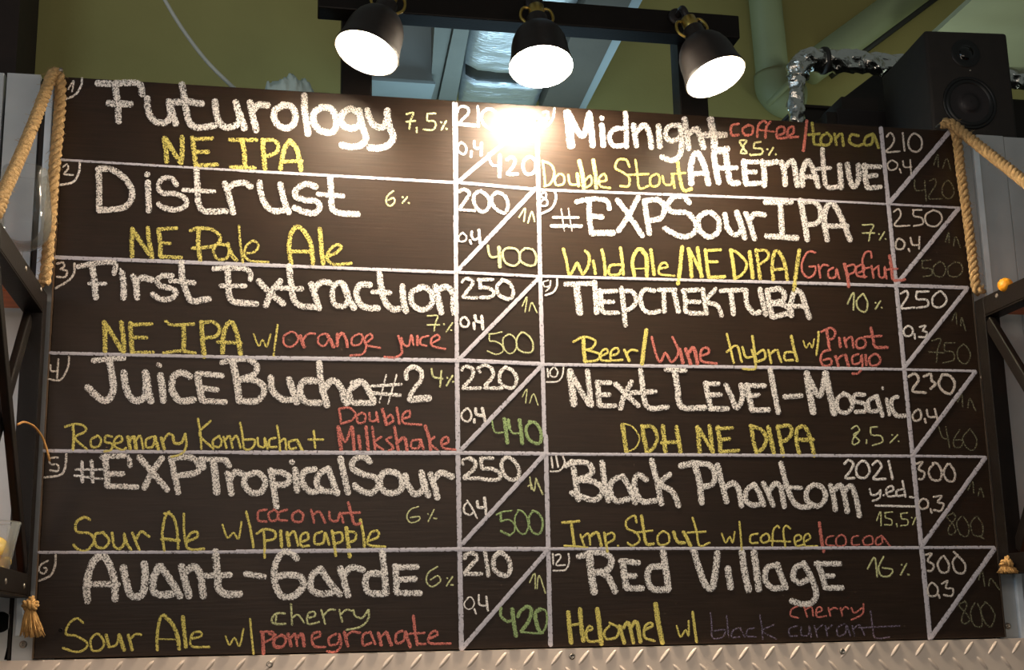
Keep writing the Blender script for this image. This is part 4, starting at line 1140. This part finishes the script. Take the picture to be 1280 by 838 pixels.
YQ = 0.55
foil_tube('upright_run', [Vector((P(996, 170, y=YQ).x, YQ, ZR)), P(996, 140, y=YQ), P(996, 104, y=YQ), P(997, 92, y=YQ)], 0.024, M_foil2, 0.010)
foil_tube('bend', [P(997, 97, y=YQ), P(998, 84, y=YQ), P(1006, 76, y=YQ), P(1020, 75, y=YQ)], 0.031, M_foil2, 0.012)
foil_tube('level_run', [P(1016, 75.5, y=YQ), P(1060, 77, y=YQ), P(1115, 82, y=YQ), P(1200, 90, y=YQ), P(1262, 97, y=YQ), P(1330, 104, y=YQ), P(1700, 150, y=YQ)], 0.033, M_foil2, 0.009)
bm = bmesh.new()
tube(bm, [P(1028, 76, y=YQ), P(1032, 76, y=YQ)], 0.041, 24)
obj('clamp', bm, M_strap, fp)

# ------------------------------------------------------------------ crumpled plastic bag
BAG = [(0.0, 0.02), (0.04, 0.10), (0.08, 0.30), (0.12, 0.86), (0.17, 0.80), (0.25, 0.90), (0.36, 1.0), (0.50, 0.93), (0.62, 0.78), (0.75, 0.52), (0.88, 0.24), (1.0, 0.03)]
bm = bmesh.new()
pl0, pr0, pt = P(327, 110, y=0.16), P(424, 112, y=0.16), P(352, 90, y=0.16)
rows = []
nx_, na = 56, 26
for i in range(nx_ + 1):
    s = i / nx_
    for k in range(len(BAG) - 1):
        if BAG[k][0] <= s <= BAG[k + 1][0]:
            f = (s - BAG[k][0]) / (BAG[k + 1][0] - BAG[k][0])
            h = BAG[k][1] + f * (BAG[k + 1][1] - BAG[k][1])
    row = []
    for j in range(na + 1):
        a = math.pi * j / na
        q = Vector((s * 9, math.cos(a) * 2.2, math.sin(a) * 2.2))
        w = 1 + 0.16 * noise.noise(q) + 0.10 * abs(noise.noise(q * 2.7)) + 0.05 * noise.noise(q * 6)
        row.append(bm.verts.new((pl0.x + (pr0.x - pl0.x) * s - 0.012 * math.sin(a) * (s < 0.2), 0.17 + math.cos(a) * 0.055 * w * (0.35 + 0.65 * h ** 0.5), ZR + 0.001 + (pt.z - ZR) * 0.93 * h * max(0.0, math.sin(a)) ** 0.8 * w)))
    rows.append(row)
for i in range(nx_):
    for j in range(na):
        bm.faces.new((rows[i][j], rows[i + 1][j], rows[i + 1][j + 1], rows[i][j + 1]))
tag(obj('plastic_bag', bm, M_bag), 'crumpled milky plastic bag lying on top behind the chalkboard', 'bag')

# ================================================================== HANGING SHELVES
def shelf(name, xf, out, zt, zb, depth, label, screws_top, screws_low):
    """steel shelf bracket frame seen end-on at x = xf; boards run outward (out = -1 left, +1 right)"""
    t = thing(name, (xf + out * 0.3, -depth / 2, zb), label, 'shelf')
    W = 0.04
    xa, xb = sorted((xf, xf + out * W))
    far = xf + out * 0.75
    xa2, xb2 = sorted((far, far + out * W))
    # end frame facing the board and a matching one at the far end
    for (p, q), nm in (((xa, xb), 'end_frame'), ((xa2, xb2), 'end_frame')):
        bm = bmesh.new()
        th = 0.005
        box(bm, p, q, -W, -0.001, zb - 0.046, zt)                              # wall post
        fx = (q if out < 0 else p)
        f0, f1 = sorted((fx, fx - out * -0.0 - (th if out < 0 else -th)))
        box(bm, f0, f1, -depth, -W - 0.0005, zt - 0.045, zt)                      # top angle: upright flange
        box(bm, p, q, -depth, -W - 0.0005, zt - 0.045 - th, zt - 0.0455)             # and its level flange
        box(bm, f0, f1, -depth, -W - 0.0005, zb - 0.042, zb)
        box(bm, p, q, -depth, -W - 0.0005, zb - 0.042 - th, zb - 0.0425)
        box(bm, p, q, -depth - W, -depth, zb - 0.042, zt)                         # front post
        obj(nm, bm, M_black, t, smooth=False, bevel=0.0015)
        xm = (p + q) / 2
        for k, (ya, za, yb_, zb_) in enumerate(((-W, zt - 0.06, -depth, zb + 0.01), (-depth, zt - 0.06, -W, zb + 0.01))):
            bm = bmesh.new()
            dx = 0.009 * (1 if k else -1)
            bar(bm, (xm + dx, ya, za), (xm + dx, yb_, zb_), 0.016, 0.032)
            obj('cross_brace', bm, M_black, t, smooth=False, bevel=0.003)
    for z_, nm in ((zt, 'top_board'), (zb, 'bottom_board')):
        bm = bmesh.new()
        n_ = 3
        xs_ = sorted((xf + out * 0.0065, far))
        for i in range(n_):
            ya = -depth + 0.004 + (depth - 0.05) * i / n_
            box(bm, xs_[0], xs_[1], ya, ya + (depth - 0.05) / n_ - 0.003, z_ - 0.044, z_ - 0.012)
        obj(nm, bm, M_wood, t, smooth=False, bevel=0.002)
    fx = xf
    nrm = (-out, 0, 0)
    for (px, py) in screws_top + screws_low:
        q = P(px, py, x=xf)
        screw('screw', q, nrm, 0.0055, M_screw, t)
    return t


XL, ZLT, ZLB = -0.012, 0.753, 0.166
DL = 0.47
shelf('hanging_shelf', XL, -1, ZLT, ZLB, DL, 'black steel and wood shelf left of the chalkboard holding clear cups',
      [(32, 336), (51, 362)], [(7, 727), (30, 733)])
XR, ZRT, ZRB = BW + 0.004, 0.806, 0.19
shelf('hanging_shelf', XR, 1, ZRT, ZRB, 0.42, 'black steel and wood shelf right of the chalkboard with an orange on it', [(1246, 370)], [])

# ------------------------------------------------------------------ ropes
def rope_mesh(bm, pts, r, turns_per_m=20):
    path = spline(pts, 0.004)
    fr = frames(path)
    run = 0.0
    strands = [[], [], []]
    for i, (p, t, n_, b_) in enumerate(fr):
        if i:
            run += (p - fr[i - 1][0]).length
        for k in range(3):
            a = 2 * math.pi * (run * turns_per_m + k / 3)
            strands[k].append(p + (n_ * math.cos(a) + b_ * math.sin(a)) * (r * 0.56))
    for s in strands:
        tube(bm, s, r * 0.5, 8, jit=0.10)


def fuzz(bm, pts, r, count, ln):
    path = spline(pts, 0.004)
    for _ in range(count):
        p = random.choice(path) + Vector((random.uniform(-1, 1), random.uniform(-1, 0.3), random.uniform(-1, 1))) * r * 0.9
        d = Vector((random.uniform(-1, 1), random.uniform(-1, 0.4), random.uniform(-1, 1))).normalized()
        tube(bm, [p, p + d * ln * 0.5 + Vector((0, 0, -0.001)), p + d * ln + Vector((0, 0, -0.003))], 0.00035, 3)


RR = 0.0125
nl = P(70, 92, y=-0.012)
ropeL = thing('hanging_rope', nl, 'brown jute rope looped over nails at the top left corner of the chalkboard', 'rope')
down = [P(70, 90, y=-0.012), P(75, 100, y=-0.016), P(75, 130, y=-0.018), P(72, 170, y=-0.018), P(67, 220, y=-0.019), P(62, 290, y=-0.02), P(56, 352, y=-0.022), Vector((XL - 0.012, -0.022, ZLT + 0.026))]
fc = Vector((XL - 0.05, -DL, ZLT + 0.022))
outp = [P(72, 90, y=-0.012), P(66, 93, y=-0.024), P(56, 118, y=-0.06), P(40, 160, y=-0.14), P(22, 203, y=-0.24), P(6, 238, y=-0.33), P(-8, 270, y=-0.40), fc]
bm = bmesh.new()
rope_mesh(bm, down, RR)
fuzz(bm, down, RR, 260, 0.012)
obj('upright_strand', bm, M_rope, ropeL)
bm = bmesh.new()
rope_mesh(bm, outp, RR)
fuzz(bm, outp, RR, 260, 0.012)
obj('slanting_strand', bm, M_rope, ropeL)
for px, py in ((64, 89), (76, 87)):
    bm = bmesh.new()
    a = P(px, py, y=-0.03)
    lathe(bm, [(0.0045, 0.0), (0.0045, 0.002), (0.002, 0.0022), (0.002, 0.05), (0.0003, 0.055)], axis_matrix(a, (0, 1, 0)), 12, True)
    tag(obj('nail', bm, M_screw), 'nail carrying the rope at the top left corner, %s one' % ('left' if px < 70 else 'right'), 'nail')

nr = P(1184, 158, y=-0.012)
ropeR = thing('hanging_rope', nr, 'brown jute rope looped over a nail at the top right corner of the chalkboard', 'rope')
down = [P(1178, 158, y=-0.012), P(1184, 154, y=-0.014), P(1192, 160, y=-0.016), P(1197, 178, y=-0.016), P(1201, 215, y=-0.017), P(1209, 270, y=-0.018), P(1216, 325, y=-0.019), P(1221, 362, y=-0.02), Vector((XR + 0.014, -0.022, ZRT + 0.026))]
outp = [P(1180, 154, y=-0.022), P(1190, 155, y=-0.036), P(1206, 168, y=-0.065), P(1236, 192, y=-0.14), P(1268, 217, y=-0.23), P(1300, 243, y=-0.31), Vector((XR + 0.05, -0.42, ZRT + 0.022))]
bm = bmesh.new()
rope_mesh(bm, down, RR * 0.95)
fuzz(bm, down, RR, 220, 0.012)
obj('upright_strand', bm, M_rope, ropeR)
bm = bmesh.new()
rope_mesh(bm, outp, RR * 1.05)
fuzz(bm, outp, RR, 220, 0.012)
obj('slanting_strand', bm, M_rope, ropeR)
bm = bmesh.new()
lathe(bm, [(0.0045, 0.0), (0.0045, 0.002), (0.002, 0.0022), (0.002, 0.045), (0.0003, 0.05)], axis_matrix(P(1182, 149.5, y=-0.03), (0, 1, 0)), 12, True)
tag(obj('nail', bm, M_screw), 'nail carrying the rope at the top right corner of the chalkboard', 'nail')


def knot(name, c, r, tail, label, spread):
    t = thing(name, c - Vector((0, 0, tail + r)), label, 'rope')
    bm = bmesh.new()
    ring = [c + Vector((math.cos(a) * r * 0.75, math.sin(a) * r * 0.6, math.sin(a * 2) * r * 0.35)) for a in [2 * math.pi * k / 14 for k in range(15)]]
    rope_mesh(bm, ring, r * 0.55, 40)
    rope_mesh(bm, [c + Vector((-r * 0.4, 0, -r * 0.5)), c + Vector((r * 0.3, -r * 0.4, 0.0)), c + Vector((r * 0.1, 0, r * 1.2))], r * 0.5, 40)
    obj('knot', bm, M_fray, t)
    bm = bmesh.new()
    for k in range(170):
        a = random.uniform(0, 2 * math.pi)
        q = random.random() ** 0.5
        s = Vector((math.cos(a), math.sin(a) * 0.7, 0)) * q
        top = c + s * r * 0.5 + Vector((0, 0, -r * 0.3))
        L_ = tail * random.uniform(0.75, 1.06)
        p1 = top + s * r * spread * 0.6 + Vector((0.002, 0, -L_ * 0.5))
        p2 = top + s * r * spread + Vector((0.006 + random.uniform(-0.004, 0.005), random.uniform(-0.004, 0.004), -L_))
        tube(bm, spline([top, p1, p2], 0.008), random.uniform(0.0007, 0.0014), 5)
    obj('frayed_end', bm, M_fray, t)
    return t


kc = P(38, 757, y=-0.06)
knot('rope_knot', Vector((kc.x, kc.y, kc.z)), 0.013, 0.056, 'knotted jute rope with frayed tassel under the left shelf', 1.15)
kc = P(1258, 705, y=-0.062)
knot('rope_knot', Vector((kc.x, kc.y, kc.z)), 0.013, 0.018, 'short knotted jute rope end under the right shelf', 1.6)

# thin wire loop by the left brace
cable('wire_loop', [P(22, 531, y=-0.2), P(30, 528, y=-0.15), P(42, 533, y=-0.08), P(52, 545, y=-0.03), P(58, 560, y=-0.012), P(62, 577, y=-0.006)], 0.0022, M_wire,
      'thin coppery wire curving from the left shelf brace onto the chalkboard', 'wire', 0.01)

# ------------------------------------------------------------------ cups and fruit
def vessel(bm, prof, c, seg=40):
    lathe(bm, prof, Matrix.Translation(c), seg)


# lidless plastic cup with lemon pieces on the lower left shelf
zc = ZLB - 0.0115
yc = -0.185
ce = P(30, 653, y=yc)
cxr = P(16, 700, y=yc)
rt, rb_ = 0.046, 0.028
cc = Vector((ce.x - rt - 0.006, yc, zc))
cup = thing('plastic_cup', cc, 'clear plastic cup of lemon slices on the lower left shelf', 'cup')
hc_ = ce.z - zc
bm = bmesh.new()
vessel(bm, [(0.002, 0.001), (rb_, 0.001), (rb_ + 0.0005, 0.003), (rt, hc_ - 0.004), (rt + 0.0016, hc_ - 0.002), (rt, hc_), (rt - 0.001, hc_ - 0.003), (rb_ - 0.001, 0.004), (0.002, 0.003)], cc)
obj('cup_wall', bm, M_clear, cup)
spots = [(0.005, -0.010, 0.014, 20, 10), (0.012, 0.008, 0.024, -35, 40), (-0.012, -0.004, 0.026, 50, 80), (0.010, -0.008, 0.041, -20, 120), (-0.010, 0.008, 0.044, 30, 200), (0.006, 0.002, 0.058, 55, 30)]
for k, (dx, dy, dz, tilt, yaw) in enumerate(spots):
    M_ = Matrix.Translation(cc + Vector((dx, dy, dz))) @ Matrix.Rotation(math.radians(yaw), 4, 'Z') @ Matrix.Rotation(math.radians(tilt), 4, 'X')
    t = thing('lemon_slice', cc + Vector((dx, dy, dz)), 'lemon slice in the clear plastic cup on the lower left shelf', 'lemon', 'lemon slices in the cup')
    bm = bmesh.new()
    rl = 0.019
    lathe(bm, [(rl, -0.004), (rl + 0.0015, -0.002), (rl + 0.0015, 0.002), (rl, 0.004)], M_, 28)
    obj('peel', bm, M_lemon, t)
    bm = bmesh.new()
    lathe(bm, [(0.0005, -0.0041), (rl - 0.001, -0.0040), (rl - 0.0005, 0.0), (rl - 0.001, 0.0040), (0.0005, 0.0041)], M_, 28)
    obj('flesh', bm, M_lemonf, t)

# stemmed balloon glass on the upper left shelf
zc = ZLT - 0.0115
yc = -0.12
gr = 0.056
zb0, zt0 = P(31, 313, y=yc).z, P(50, 214, y=yc).z
gc = Vector((P(64, 285, y=yc).x - gr, yc, zc))
gl = thing('balloon_glass', gc, 'big clear balloon glass on the upper left shelf in front of the metal panels', 'glass')
hb, ht = zb0 - zc, zt0 - zc
bh = ht - hb
bowl = [(0.10, 0.0), (0.40, 0.015), (0.70, 0.075), (0.90, 0.17), (0.99, 0.28), (1.0, 0.36), (0.97, 0.52), (0.90, 0.72), (0.82, 0.9), (0.79, 0.99)]
prof = [(gr * r, hb + bh * h) for r, h in bowl] + [(gr * 0.785, ht), (gr * 0.775, ht - 0.001)] + [(gr * r - 0.0014, hb + bh * h + (0.002 if h < 0.2 else 0)) for r, h in bowl[::-1][1:-1]] + [(0.0005, hb + 0.003)]
bm = bmesh.new()
vessel(bm, prof, gc, 56)
obj('bowl', bm, M_glass, gl)
bm = bmesh.new()
vessel(bm, [(0.0005, 0.0005), (0.026, 0.0005), (0.0265, 0.0015), (0.024, 0.003), (0.009, 0.006), (0.0045, 0.012), (0.0042, hb - 0.006), (0.0056, hb + 0.0005)], gc, 40)
obj('stem', bm, M_glass, gl)

# orange on the right shelf
oc = P(1257, 360, y=-0.13)
ro = 0.0175
zc = ZRT - 0.0115
bm = bmesh.new()
bmesh.ops.create_uvsphere(bm, u_segments=32, v_segments=20, radius=ro)
oc = Vector((P(1257, 360, y=-0.13).x, -0.13, zc + ro * 0.95))
for v in bm.verts:
    v.co = Vector((v.co.x, v.co.y, v.co.z * 0.95)) + oc
fr_ = thing('orange', oc - Vector((0, 0, ro)), 'small orange fruit on the upper right shelf', 'fruit')
obj('fruit_body', bm, M_orange, fr_)
bm = bmesh.new()
lathe(bm, [(0.004, -0.001), (0.003, 0.001), (0.0003, 0.0016)], Matrix.Translation(oc + Vector((0, 0, ro * 0.95))), 10)
obj('stem_scar', bm, M_lime, fr_)
